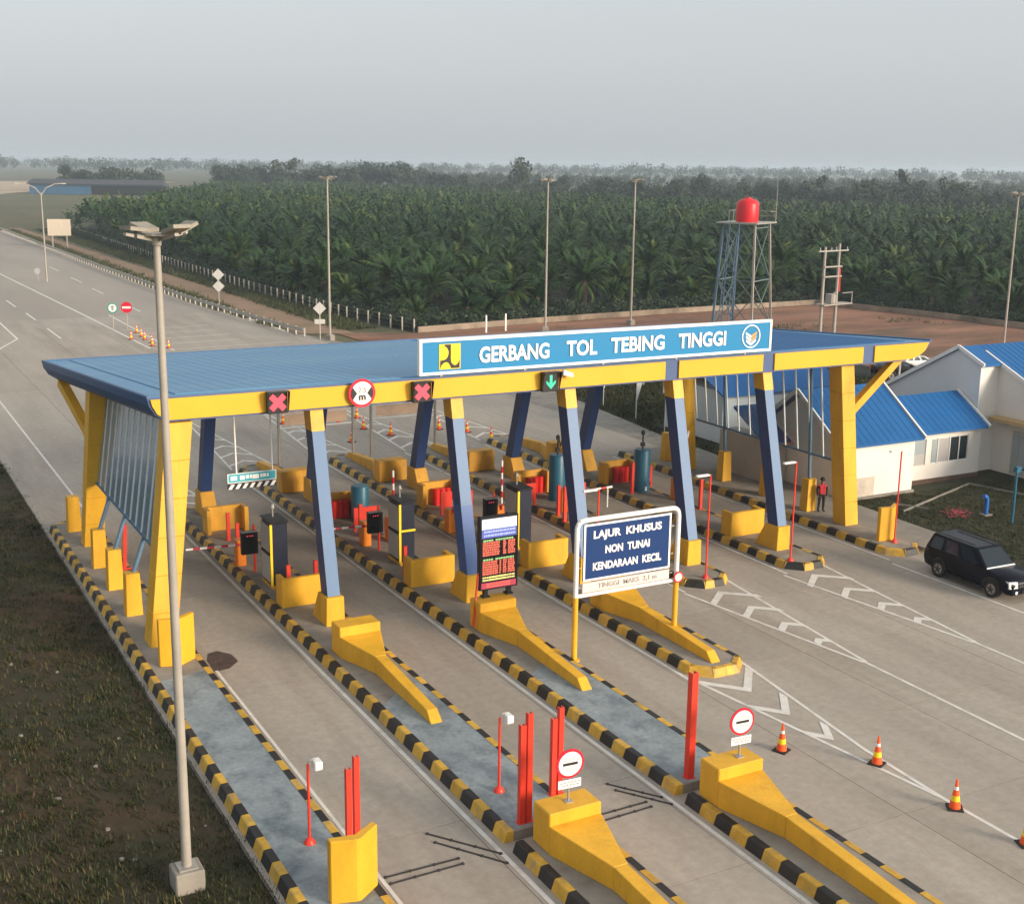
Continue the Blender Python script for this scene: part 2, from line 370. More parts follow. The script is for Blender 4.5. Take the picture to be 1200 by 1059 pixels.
line((40.3, 121), (39.5, 178), .2); line((39.5, 178), (36.8, 340), .25, .004)
line((27.0, 112), (27.1, 141), .18)
for x, y0, y1 in ((19.1, 152.3, 160.2), (19.3, 139.2, 146), (19.3, 123.7, 131.7), (18.8, 168, 176), (18.5, 184, 192), (31.3, 180, 188.8), (31.0, 164, 171.4), (30.9, 143, 151), (31.5, 200, 209)):
    line((x, y0), (x, y1), .2)
for y in (112.5, 116.2, 120.0, 123.8, 127.5): line((25.6, y), (34.5 if y > 114 else 38, y+.8), .14)
def chev(a, b, c, w=.42):
    a, b, c = Vector(a), Vector(b), Vector(c); up = Vector((0, w if b.y > (a.y+c.y)/2 else -w))
    poly([a[:], b[:], (b-up)[:], (a-up*.95)[:]]); poly([b[:], c[:], (c-up*.95)[:], (b-up)[:]])
# front gores: the first points towards the camera, the other two away from it
line((24.05, 31.2), (25.28, 21.6)); line((26.6, 32.6), (25.48, 24.8)); line((25.48, 24.8), (25.28, 21.6)); line((25.28, 21.6), (25.32, 12))
chev((24.15, 30.7), (25.15, 29.55), (26.3, 30.9)); chev((24.35, 28.5), (25.1, 27.6), (25.95, 28.75)); chev((24.6, 26.3), (25.1, 25.65), (25.62, 26.5))
for cx, xl, xr, ya in ((30.3, 28.95, 31.5, 29.8), (35.2, 34.05, 36.5, 29.4)):
    line((xl, 38.4), (cx-.05, ya)); line((xr, 38.9), (cx+.05, ya)); line((cx, ya), (cx-.25, 12))
    for t, y in ((0, 38.0), (.25, 36.1), (.5, 34.15), (.74, 32.3)):
        f = 1-.92*t*1.08
        chev((cx-1.15*f, y-1.0*f), (cx, y), (cx+1.15*f, y-1.0*f), .38)
# rear gores
for cx, y0, hw, l in ((14.7, 58.8, 1.2, 13), (20.0, 66.2, 1.2, 15), (25.25, 66.5, 1.2, 15), (30.5, 66.5, 1.2, 15), (35.8, 67.2, 1.2, 15)):
    line((cx-hw, y0), (cx, y0+l)); line((cx+hw, y0), (cx, y0+l))
    for t in (.05, .2, .35, .5, .65):
        f = hw*(1-t); y = y0+l*t
        chev((cx-f, y+.2), (cx, y+.2+f*.9), (cx+f, y+.2), .32)

# rubber sensor strips set in two lanes
for a, b in (((12.13, 26.29), (13.34, 24.62)), ((12.13, 25.82), (13.27, 24.17)), ((10.42, 24.93), (12.31, 24.89)), ((10.42, 24.62), (12.3, 24.63)), ((17.62, 26.43), (18.51, 25.15)), ((17.63, 26.03), (18.53, 24.72)), ((16.5, 25.10), (17.99, 25.12)), ((16.43, 24.8), (17.97, 24.85))):
    mb = MB().bar((a[0], a[1], .012), (b[0], b[1], .012), .05, .02)
    for t in (0, .33, .66, 1):
        x, y = a[0]+(b[0]-a[0])*t, a[1]+(b[1]-a[1])*t
        mb.tube((x, y, .003), (x, y, .035), .055, .04, 8)
    mb.obj('sensor_strip', m_strip, road)
sheet('oil_stain', [(10.22, 38.9), (10.75, 39.0), (11.2, 39.5), (11.15, 40.2), (10.8, 40.7), (10.45, 40.6), (10.25, 40.0)], .004, M('oil_stain', (.075, .05, .04), .6, .4, 3), None, road)

# ------------------------------------------------------------------ toll islands with kerb blocks
KB = {}
for nm, mt in (('y', m_kyel), ('b', m_kblk)):
    KB[nm] = MB().prism([(0, -.02), (.30, -.02), (.30, .28), (.13, .28), (.095, .262)], -.5, .5, 'y').mesh('kerb_block', mt)
KW = .30
ISL = []
def island(k, x0, x1, y0, y1, nose0=True, nose1=True, right=True, c=.62, ynose=False):
    e = KW-.01
    pol = [(x0+e, y0+(c if nose0 else .0)), (x0+e, y1-(c if nose1 else 0))]
    W_ = x1-x0
    pts = []
    pts += [(x0+c, y0+e), (x1-c, y0+e), (x1-e, y0+c)] if nose0 else [(x0+e, y0), (x1-e, y0)]
    pts += [(x1-e, y1-c), (x1-c, y1-e), (x0+c, y1-e), (x0+e, y1-c)] if nose1 else [(x1-e, y1), (x0+e, y1)]
    if nose0: pts += [(x0+e, y0+c)]
    root = MB().prism(pts, -.02, .265).obj('traffic_island', m_grey); struct(root)
    ISL.append(root)
    def run(p, q, n=None):     # kerb blocks from p to q, the face on the right-hand side of travel reversed: outside on the left
        p, q = Vector(p), Vector(q); d = q-p; L_ = d.length; n = n or max(1, round(L_/.625)); l = L_/n
        for i in range(n):
            mid = p+d*((i+.5)/n)
            link('kerb_block', KB['b' if run.i % 2 and not run.y else 'y'], root, (mid.x, mid.y, 0), (0, 0, math.atan2(d.y, d.x)-math.pi/2), (1, l-.012, 1)); run.i += 1
    run.i = 0; run.y = False
    run((x0, y0+(c if nose0 else 0)), (x0, y1-(c if nose1 else 0)))
    if nose1:
        run((x0, y1-c), (x0+c, y1), 1); run((x0+c, y1), (x1-c, y1)); run((x1-c, y1), (x1, y1-c), 1)
    if right: run((x1, y1-(c if nose1 else 0)), (x1, y0+(c if nose0 else 0)))
    if nose0:
        run.y = ynose; run((x1, y0+c), (x1-c, y0), 1); run((x1-c, y0), (x0+c, y0)); run((x0+c, y0), (x0, y0+c), 1)
    return root
X0 = [8.0, 13.62, 18.86, 24.15, 29.4, 34.6, 39.93]; X1 = [10.12, 15.98, 21.2, 26.45, 31.65, 36.9, 42.0]
CX = [(a+b)/2 for a, b in zip(X0, X1)]
i0 = island(0, X0[0], X1[0], 12, 58.8, nose0=False)
i1 = island(1, X0[1], X1[1], 25.0, 58.6, nose0=False); i1b = island(1, X0[1], X1[1], 12, 24.55, nose0=False, nose1=False)
i2 = island(2, X0[2], X1[2], 25.05, 65.9, nose0=False); i2b = island(2, X0[2], X1[2], 12, 24.6, nose0=False, nose1=False)
i3 = island(3, X0[3], X1[3], 31.0, 66.2, ynose=True); i4 = island(4, X0[4], X1[4], 38.45, 66.2); i5 = island(5, X0[5], X1[5], 38.45, 67.0)
i6 = island(6, X0[6], X1[6], 38.0, 60.0, nose1=False, right=False)
sheet('painted_surface', [(X0[0]+.3, 12), (X1[0]-.3, 12), (X1[0]-.3, 38.6), (X0[0]+.3, 38.3)], .27, m_bluecon, None, i0)
for k, r_ in ((1, i1), (2, i2)):
    sheet('painted_surface', [(X0[k]+.3, 25.1), (X1[k]-.3, 25.1), (X1[k]-.3, 35.0), (X0[k]+.3, 33.4)], .27, m_bluecon, None, r_)
sheet('footpath', [(42.0-.3, 37.6), (44.0, 37.9), (44.6, 55), (44.9, 60), (41.65, 60)], .26, m_ped)

# ------------------------------------------------------------------ canopy
CAN = thing('toll_canopy', 'long toll canopy with flat blue roof, yellow fascia and slanted yellow and blue columns', 'toll canopy', (25, 50, 0))
def cobj(mb, name, mats, parent=CAN, **kw):     # canopy parts are drawn in world coordinates
    mb.v = [(x-25, y-50, z) for x, y, z in mb.v] if parent is CAN else mb.v
    return mb.obj(name, mats, parent, **kw)
SLP = -.065
YF, YR = 42.2, 59.3
def zt(y): return 8.72+SLP*(y-YF)
def edge_l(y): return 9.2-.85*(y-YF)/(YR-YF)
def edge_r(y): return 45.6-1.4*(y-YF)/(YR-YF)
def prof(y, d=0):     # slab section, CCW seen from -Y (x,z)
    t = zt(y); b = t-.86; l, r = edge_l(y), edge_r(y)
    return [(l+.62, b), (r-1.9, b), (r-1.0, b+.13), (r-.35, b+.43), (r, t), (l, t), (l+.06, t-.28), (l+.25, t-.6)]
mb = MB(); a, b = prof(YF+.05), prof(YR); n = len(a)
vs = [(x, YF+.05, z) for x, z in a]+[(x, YR, z) for x, z in b]
mb.add(vs, [tuple(range(n))], 1); mb.add(vs, [tuple(range(2*n-1, n-1, -1))], 0)
for i in range(n):
    j = (i+1) % n; mb.add([vs[i], vs[j], vs[n+j], vs[n+i]], [(0, 3, 2, 1)], 2 if i == 0 else (0 if i != 4 else 3))
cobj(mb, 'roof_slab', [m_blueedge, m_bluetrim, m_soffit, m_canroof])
# ribbed roof sheets set inside the border
def sheetpart(x0f, x1f, mat, nm):
    mb = MB()
    N = int(round((x1f-x0f)/.5))
    for i in range(N):
        xa = x0f+(x1f-x0f)*i/N; xb = x0f+(x1f-x0f)*(i+1)/N; xm = xb-.05
        for (p, q, h) in ((xa, xm, .03), (xm, xb, .036)):
            y0, y1 = YF+.55, YR-.4; s0 = edge_l(y0)-9.2; s1 = edge_l(y1)-9.2
            mb.hexa([(p+s0, y0, zt(y0)+.002), (q+s0, y0, zt(y0)+.002), (q+s1, y1, zt(y1)+.002), (p+s1, y1, zt(y1)+.002)], [(p+s0, y0, zt(y0)+h), (q+s0, y0, zt(y0)+h), (q+s1, y1, zt(y1)+h), (p+s1, y1, zt(y1)+h)])
    cobj(mb, nm, mat)
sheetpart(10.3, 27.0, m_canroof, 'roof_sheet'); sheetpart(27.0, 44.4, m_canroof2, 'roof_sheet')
mb = MB()
for pts in (((9.0, 45.4),),):
    for xa in (9.0,):
        mb.bar((edge_l(YF)+.06, YF+.06, zt(YF)+.03), (edge_l(YR)+.06, YR, zt(YR)+.03), .12, .06)
        mb.bar((edge_r(YF)-.06, YF+.06, zt(YF)+.03), (edge_r(YR)-.06, YR, zt(YR)+.03), .12, .06)
        mb.bar((edge_l(YR)+.2, YR-.06, zt(YR)+.031), (edge_r(YR)-.2, YR-.06, zt(YR)+.031), .12, .06)
cobj(mb, 'roof_edge_cap', m_colblue)
# fascia: yellow panels between blue straps
def fpanel(x0, x1, left=False, right=False):
    b_, t_ = 7.93, 8.66
    p = []
    if left: p += [(x0+.52, b_), (x1, b_), (x1, t_), (x0, t_), (x0+.05, t_-.22), (x0+.2, t_-.5)]
    elif right: p += [(x0, b_), (x1-1.15, b_), (x1-.6, b_+.12), (x1-.22, b_+.36), (x1, t_), (x0, t_)]
    else: p += [(x0, b_), (x1, b_), (x1, t_), (x0, t_)]
    cobj(MB().prism(p, YF-.03, YF+.1, 'y'), 'fascia_panel', m_fascia)
fpanel(9.3, 30.3, left=True); fpanel(31.0, 35.45); fpanel(36.1, 41.25); fpanel(41.95, 45.35, right=True)
# columns
def lerp(a, b, t): return a+(b-a)*t
def column(b, t, wx, dy, out=-1):
    """slanted blue column from b (z 1.2) to t; out=-1 front row (outer face towards -Y)."""
    def ring(s, g=0): c = [lerp(b[i], t[i], s) for i in range(3)]; return [(c[0]-wx/2-g, c[1]-dy/2-g, c[2]), (c[0]+wx/2+g, c[1]-dy/2-g, c[2]), (c[0]+wx/2+g, c[1]+dy/2+g, c[2]), (c[0]-wx/2-g, c[1]+dy/2+g, c[2])]
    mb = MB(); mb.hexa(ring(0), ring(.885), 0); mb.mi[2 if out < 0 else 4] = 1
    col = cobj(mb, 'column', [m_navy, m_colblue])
    cp = MB(); cp.hexa([(x-25, y-50, z) for x, y, z in ring(.885, .012)], [(x-25, y-50, z) for x, y, z in ring(1.0, .012)])
    cp.obj('column_head', m_yellow, col)
    pd = MB(); X, Y_ = b[0], b[1]; o = out
    f, r = Y_+o*(dy/2+.12), Y_-o*(dy/2+.1); rb = Y_-o*(dy/2+.75)
    y0, y1, y2 = min(f, r), max(f, r), None
    bot = [(X-.36, min(f, rb), .15), (X+.36, min(f, rb), .15), (X+.36, max(f, rb), .15), (X-.36, max(f, rb), .15)]
    top = [(X-.33, y0, 1.32), (X+.33, y0, 1.32), (X+.33, y1, 1.32), (X-.33, y1, 1.32)]
    pd.hexa([(x-25, y-50, z) for x, y, z in bot], [(x-25, y-50, z) for x, y, z in top])
    pd.obj('pedestal', m_yellow if o < 0 else m_yellow_old, col, bev=.02)
    return col
fc = [15.1, 20.7, 25.75, 31.0, 35.8]; rc = [15.0, 20.4, 26.0, 31.6, 36.05]
royal = None
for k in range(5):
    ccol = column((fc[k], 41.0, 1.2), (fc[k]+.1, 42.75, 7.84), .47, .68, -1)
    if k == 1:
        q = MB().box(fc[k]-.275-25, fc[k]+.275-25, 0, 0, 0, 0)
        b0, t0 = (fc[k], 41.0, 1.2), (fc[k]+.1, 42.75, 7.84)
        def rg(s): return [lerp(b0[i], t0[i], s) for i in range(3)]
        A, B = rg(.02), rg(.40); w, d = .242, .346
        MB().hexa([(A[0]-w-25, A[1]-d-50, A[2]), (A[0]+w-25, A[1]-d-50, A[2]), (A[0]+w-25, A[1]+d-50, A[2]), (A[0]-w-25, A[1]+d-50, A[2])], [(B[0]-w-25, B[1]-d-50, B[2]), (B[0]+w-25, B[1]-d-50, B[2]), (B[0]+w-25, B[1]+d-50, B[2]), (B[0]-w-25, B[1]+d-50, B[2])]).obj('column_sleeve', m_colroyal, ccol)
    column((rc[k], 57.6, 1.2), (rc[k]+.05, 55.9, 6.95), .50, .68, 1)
def outer(bx, by, tx, ty, zt_, w, d):
    mb = MB(); N = 6
    root = None
    for i in range(N):
        s0, s1 = i/N, (i+1)/N; g = .004
        z0, z1 = .1+(zt_-.1)*s0+g, .1+(zt_-.1)*s1-g
        c0 = (lerp(bx, tx, s0), lerp(by, ty, s0)); c1 = (lerp(bx, tx, s1), lerp(by, ty, s1))
        q = MB(); hw, hd = w/2, d/2
        q.hexa([(c0[0]-hw, c0[1]-hd, z0), (c0[0]+hw, c0[1]-hd, z0), (c0[0]+hw, c0[1]+hd, z0), (c0[0]-hw, c0[1]+hd, z0)],
               [(c1[0]-hw, c1[1]-hd, z1), (c1[0]+hw, c1[1]-hd, z1), (c1[0]+hw, c1[1]+hd, z1), (c1[0]-hw, c1[1]+hd, z1)])
        q.v = [(x-25, y-50, z) for x, y, z in q.v]
        if root is None:
            core = MB().hexa([(bx-w/2+.03, by-d/2+.03, .1), (bx+w/2-.03, by-d/2+.03, .1), (bx+w/2-.03, by+d/2-.03, .1), (bx-w/2+.03, by+d/2-.03, .1)], [(tx-w/2+.03, ty-d/2+.03, zt_), (tx+w/2-.03, ty-d/2+.03, zt_), (tx+w/2-.03, ty+d/2-.03, zt_), (tx-w/2+.03, ty+d/2-.03, zt_)])
            root = cobj(core, 'outer_column', m_yellow_old)
        q.obj('cladding_panel', m_yellow, root, bev=.012)
    return root
outer(9.12, 41.75, 10.25, 42.75, 7.8, .9, .95)
outer(9.25, 54.6, 9.75, 54.0, 7.06, .82, .85)
outer(41.35, 42.6, 40.75, 43.0, 7.8, .78, .85)
outer(41.1, 54.9, 40.0, 54.2, 7.05, .8, .85)
for a_, b_ in (((9.58, 54.4, 4.7), (9.0, 58.3, 6.78)), ((41.0, 42.8, 5.35), (44.1, 42.8, 7.95)), ((40.35, 54.5, 4.7), (40.35, 58.3, 6.78))):
    cobj(MB().bar(a_, b_, .36, .36), 'strut', m_yellow)
# glazed side screens with white mullions, carried by steel posts on yellow plinths
def screen(xb, xt, y0, y1, side):
    P = [CAN]
    zb = 3.1
    def at(y, z):   # plane leaning inwards
        return (lerp(xb, xt, (z-zb)/4.3)-25, y-50, z)
    N = 12
    for i in range(N):
        ya, yb = lerp(y0, y1, i/N), lerp(y0, y1, (i+1)/N)
        za, zb2 = zt(ya)-.9, zt(yb)-.9
        q = [at(ya+.04, zb+.05), at(yb-.04, zb+.05), at(yb-.04, zb2), at(ya+.04, za)]
        o = MB(); o.add(q+[(x+.012, y, z) for x, y, z in q], [(0, 1, 2, 3), (7, 6, 5, 4), (0, 4, 5, 1), (1, 5, 6, 2), (2, 6, 7, 3), (3, 7, 4, 0)]); o.obj('glass_pane', m_paleglass if side < 0 else m_glass, CAN)
    for i in range(N+1):
        y = lerp(y0, y1, i/N); MB().bar(at(y, zb), at(y, zt(y)-.88), .055, .07).obj('mullion', m_wpaint, CAN)
    MB().bar(at(y0, zb), at(y1, zb), .09, .1).obj('bottom_rail', m_postblue, CAN)
    for y in ((57.0, 51.2, 48.2, 45.0) if side < 0 else (57.0, 51.8, 48.3, 45.2)):
        xx = xb + (-.55 if side < 0 else .05)
        if y < 56:
            po = MB().tube((xx-25, y-50, 1.6), ((xb-25-.02, y-50, 3.1) if side < 0 else (lerp(xb, xt, .9)-25+.15, y-50, zt(y)-.87)), .085, .085, 10).obj('screen_post', m_postblue, CAN, smooth=True)
        else: po = CAN
        MB().hexa([(xx-.3-25, y-.28-50, .15), (xx+.3-25, y-.28-50, .15), (xx+.3-25, y+.28-50, .15), (xx-.3-25, y+.28-50, .15)], [(xx-.25-25, y-.24-50, 1.85), (xx+.25-25, y-.24-50, 1.85), (xx+.25-25, y+.24-50, 1.85), (xx-.25-25, y+.24-50, 1.85)]).obj('plinth', m_yellow, po, bev=.015)
screen(9.47, 10.1, 42.7, 54.1, -1); screen(41.25, 40.75, 43.4, 54.3, 1)

# name board standing on the roof edge
NB = thing('name_board', 'wide bright blue name board with white lettering on the canopy roof edge', 'sign', (19.1, 42.0, 8.86))
MB().box(0, 16.55, 0, .16, 0, 1.3).obj('board', m_signblue, NB)
mb = MB()
for x0, x1, z0, z1 in ((-.02, 16.57, -.02, .09), (-.02, 16.57, 1.22, 1.33), (-.02, .09, .09, 1.22), (16.46, 16.57, .09, 1.22)): mb.box(x0, x1, -.025, .18, z0, z1)
mb.obj('frame', m_signwhite, NB)
mb = MB()
for x in (1, 4.6, 8.2, 11.8, 15.4): mb.bar((x, .3, -.16), (x, .3, 1.2), .08, .08).bar((x, .3, 1.1), (x, 1.3, -.2), .06, .06)
mb.obj('bracing', m_steel, NB)
for w_, xa, xb in (('GERBANG', 2.42, 6.15), ('TOL', 7.6, 9.12), ('TEBING', 10.3, 13.0 if False else 12.95), ('TINGGI', 13.75, 15.2)):
    pass
text('lettering', 'GERBANG', m_signwhite, NB, 2.45, 5.5, .63, .62, -.03, .03)
text('lettering', 'TOL', m_signwhite, NB, 6.28, 7.7, .65, .62, -.03, .03)
text('lettering', 'TEBING', m_signwhite, NB, 8.35, 10.95, .66, .62, -.03, .03)
text('lettering', 'TINGGI', m_signwhite, NB, 11.65, 14.1, .66, .62, -.03, .03)
# square yellow emblem with dark letter-like shapes
lg = MB().box(.78, 1.66, -.02, 0, .17, 1.12).obj('emblem', m_signyel, NB)
q = MB()
q.prism([(1.0, 1.1), (1.0, 1.05), (1.1, .98), (1.17, .85), (1.17, .75), (1.12, .62), (1.05, .55), (.95, .52), (.82, .51), (.82, .2), (.87, .33), (.97, .42), (1.08, .45), (1.17, .4), (1.24, .28), (1.27, .2), (1.62, .2), (1.62, .5), (1.56, .38), (1.46, .31), (1.36, .33), (1.28, .42), (1.26, .55), (1.26, 1.1)], -.03, -.02, 'y')
q.obj('emblem_mark', m_ink, lg)
# round emblem with stacked chevrons
rg_ = MB(); N = 36
for i in range(N):
    a0, a1 = 2*math.pi*i/N, 2*math.pi*(i+1)/N
    P_ = lambda r, a: (15.45+r*math.cos(a), .66+r*1.02*math.sin(a))
    rg_.prism([P_(.44, a0), P_(.49, a0), P_(.49, a1), P_(.44, a1)], -.03, 0, 'y')
rgo = rg_.obj('round_emblem', m_signwhite, NB)
q = MB()
for j, z in enumerate((.80, .64, .48)):
    for s in (-1, 1):
        wv = .30-.02*j
        pp = [(15.45, z-.1), (15.45+s*wv, z+.06), (15.45+s*wv, z-.04), (15.45, z-.22)]
        if s > 0: pp = pp[::-1]
        q.prism(pp, -.025, 0, 'y', 1 if (s > 0 and j < 2) else 0)
q.obj('emblem_mark', [m_signwhite, m_logor], rgo)

# lane signals on the fascia
def signal(x, z, kind, label):
    t = thing('lane_signal', label, 'traffic signal', (x, 42.1, z), 0, 'lane signals on the canopy fascia')
    MB().box(-.37, .37, -.14, .06, -.39, .39).obj('housing', m_black, t, bev=.02)
    v = MB().box(-.40, .40, -.34, -.13, .385, .41).hexa([(-.40, -.15, -.35), (-.375, -.15, -.35), (-.375, -.13, -.35), (-.40, -.13, -.35)], [(-.40, -.34, .39), (-.375, -.34, .39), (-.375, -.13, .39), (-.40, -.13, .39)])
    v.hexa([(.375, -.15, -.35), (.40, -.15, -.35), (.40, -.13, -.35), (.375, -.13, -.35)], [(.375, -.34, .39), (.40, -.34, .39), (.40, -.13, .39), (.375, -.13, .39)])
    v.obj('visor', m_black, t)
    s = MB()
    if kind == 'x':
        for a in (1, -1):
            d, w = .24, .075
            s.prism([(-d-w, -a*(d)+a*w*1.0), (-d+w, -a*d-a*w), (d+w, a*d-a*w), (d-w, a*d+a*w)][::a], -.155 - (.004 if a > 0 else 0), -.14, 'y')
        s.obj('cross_lamp', m_ledx, t)
    else:
        s.box(-.055, .055, -.155, -.14, -.1, .26); s.prism([(0, -.28), (.2, -.06), (.2, .05), (0, -.14), (-.2, .05), (-.2, -.06)], -.158, -.14, 'y')
        s.obj('arrow_lamp', m_ledg, t)
    return t
signal(13.63, 8.28, 'x', 'black signal box with a lit red cross, leftmost of the three lane signals')
signal(19.18, 8.25, 'x', 'black signal box with a lit red cross just right of the round width sign')
g_ = signal(24.7, 8.25, 'v', 'black signal box with a lit green down arrow on the canopy edge')
# floodlight beside the green arrow
t = thing('floodlight', 'small pale floodlight fixed to the fascia beside the green arrow signal', 'floodlight', (25.3, 42.15, 8.5))
MB().bar((0, .02, .0), (.0, -.25, .12), .05, .05).obj('bracket', m_steel, t); MB().hexa([(-.1, -.3, .0), (.35, -.3, -.12), (.35, -.18, -.12), (-.1, -.18, .0)], [(-.1, -.32, .2), (.35, -.32, .05), (.35, -.18, .05), (-.1, -.18, .2)]).obj('lamp_head', m_wpaint, t)
# round width limit sign
t = thing('width_limit_sign', 'round red-rimmed width limit sign with black side wedges on the yellow fascia', 'traffic sign', (16.8, 42.0, 8.38))
MB().disc((0, 0, 0), .52, -.02, .02, 36).obj('rim', m_signred, t, smooth=False)
MB().disc((0, 0, 0), .42, -.032, -.02, 36).obj('face', m_signwhite, t)
mb = MB()
for s in (-1, 1):
    pp = [(s*.36, -.22), (s*.415, -.08), (s*.415, .08), (s*.36, .22), (s*.2, 0)]
    mb.prism(pp if s > 0 else pp[::-1], -.05, -.02, 'y')
mb.obj('wedges', m_ink, t)
text('lettering', '2.5', m_faint, t, -.16, .16, .12, .2, -.05, .0); text('lettering', 'm', m_ink, t, -.13, .13, -.16, .18, -.05, .02)

# hanging teal sign above the first lane
t = thing('hanging_sign', 'small teal sign with hazard stripes hanging on two rods over the leftmost lane', 'sign', (12.45, 44.5, 4.66))
MB().box(0, 1.86, -.03, .03, .24, .60).obj('sign_plate', m_signteal, t)
mb = MB()
for x0, x1, z0, z1 in ((0, 1.86, .24, .265), (0, 1.86, .575, .6), (0, .03, .265, .575), (1.83, 1.86, .265, .575)): mb.box(x0, x1, -.04, -.03, z0, z1)
xx = .12; 
for w_ in (.3, .05, .22, .16, .1, .3, .09, .16, .08, .24):
    if xx+w_ < 1.78 and w_ > .06: mb.box(xx, xx+w_*.8, -.036, -.03, .34+.03*(w_ < .2), .50)
    xx += w_
mb.obj('sign_print', m_signwhite, t)
mb = MB().box(0, 1.86, -.02, .02, 0, .2).obj('hazard_board', m_ink, t)
mb = MB()
for i in range(7): mb.prism([(.02+i*.265, .01), (.15+i*.265, .01), (.27+i*.265, .19), (.14+i*.265, .19)], -.03, -.02, 'y')
mb.obj('hazard_stripe', m_signwhite, t)
for x in (.35, 1.72): MB().tube((x, 0, .6), (x-.03, 0, 3.06), .035, .035, 8).obj('hanger_rod', m_wpaint, t)

# ------------------------------------------------------------------ things standing on the islands
ZI = .265
def guard_mesh():     # U-shaped concrete guard, front wall towards -Y
    mb = MB(); W_, H, T, D = .95, 1.12, .2, .75
    mb.prism([(-W_, 0), (W_, 0), (W_, D), (W_-T, D), (W_-T, T), (-W_+T, T), (-W_+T, D), (-W_, D)], 0, H)
    return mb
gm_new = guard_mesh().mesh('guard_wall', m_yellow, bev=.02); gm_old = guard_mesh().mesh('guard_wall', m_yellow_old, bev=.02)
for k in range(1, 6):
    if k != 4:
        o = link('guard_wall', gm_new, None, (CX[k]+.1, 43.05, ZI)); tag(o, f'yellow U-shaped concrete guard wall behind the front pedestal on the {isl(k)}', 'guard wall', 'concrete guard walls on the islands')
    o = link('guard_wall', gm_old, None, (CX[k]+.15, 54.3, ZI), (0, 0, math.pi)); tag(o, f'weathered yellow guard wall open towards the front, rear half of the {isl(k)}', 'guard wall', 'concrete guard walls on the islands')
    # red crash cushion inside the rear guard
    if k > 1:
        cm = MB()
        for i in range(3): cm.tube((-.3+i*.3, 0, 0), (-.3+i*.3, 0, .82), .17, .17, 10)
        o = cm.obj('crash_cushion', m_redbox, None, (CX[k]+.35, 53.85, ZI), smooth=True); tag(o, f'red ribbed plastic crash cushion inside the rear guard wall of the {isl(k)}', 'crash cushion', 'red crash cushions')
def vguard(x, y, h, label):
    mb = MB(); w, d, t_ = .62, .42, .2
    mb.prism([(-w, d*.4), (-.05, 0), (.05, 0), (w, d), (w-.05, d+t_), (0, t_+.05), (-w, d*.4+t_)], 0, h)
    o = mb.obj('guard_wall', m_yellow, None, (x, y, ZI), bev=.02); tag(o, label, 'guard wall', 'V-shaped yellow guards')
vguard(9.2, 39.3, 1.62, 'V-shaped yellow guard wall at the foot of the leftmost front column'); vguard(41.15, 39.45, 1.55, 'V-shaped yellow guard wall with a red lamp pole in front on the rightmost island')
vguard(9.35, 23.9, 1.55, 'V-shaped yellow guard wall at the bottom edge beside the tall red posts')
# bumpers: block, wedge and long tail
def bumper(name, cx, yb, label, s=1.0, flip=False, mat=m_yellow, tail=3.95, hw=.74, H=1.06, L1=None):
    """block at the back (yb), tail towards -Y"""
    root = thing(name, label, 'bumper', (cx, yb, ZI), math.pi if flip else 0, 'yellow concrete bumpers')
    MB().box(-hw, hw, 0, .8*s, 0, H).obj('block', mat, root, bev=.03)
    w2 = .19*s; L1 = L1 or 1.75*s
    MB().hexa([(-w2, -L1, 0), (w2, -L1, 0), (hw-.004, -.004, 0), (-hw+.004, -.004, 0)], [(-w2, -L1, H*.56), (w2, -L1, H*.56), (hw-.004, -.004, H*.70), (-hw+.004, -.004, H*.70)]).obj('wedge', mat, root, bev=.015)
    MB().hexa([(-w2, -L1-tail-.35, 0), (w2, -L1-tail-.35, 0), (w2, -L1-.004, 0), (-w2, -L1-.004, 0)], [(-w2*.9, -L1-tail, H*.30), (w2*.9, -L1-tail, H*.30), (w2, -L1-.004, H*.555), (-w2, -L1-.004, H*.555)]).obj('tail', mat, root, bev=.015)
    return root
bumper('concrete_bumper', 14.86, 37.57, 'yellow bumper with a long tail on the second toll island, before its front column')
bumper('concrete_bumper', 20.15, 37.6, 'yellow bumper carrying the lit tariff board on the third toll island')
bumper('concrete_bumper', 25.25, 37.6, 'yellow bumper behind the blue lane sign on the fourth toll island')
bumper('concrete_bumper', 14.87, 23.64, 'big yellow bumper with a no-entry disc at the bottom edge of the picture', 1.0, tail=5, L1=2.0)
bumper('concrete_bumper', 19.93, 23.63, 'big yellow bumper with a no-entry disc nearest the row of traffic cones', 1.0, tail=5, L1=2.0)
for k in (2, 3, 4, 5):
    bumper('concrete_bumper', CX[k]+.05, 59.9, f'weathered yellow bumper with its tail pointing away, rear end of the {isl(k)}', .95, True, m_yellow_old, 3.6, .78, 1.1)
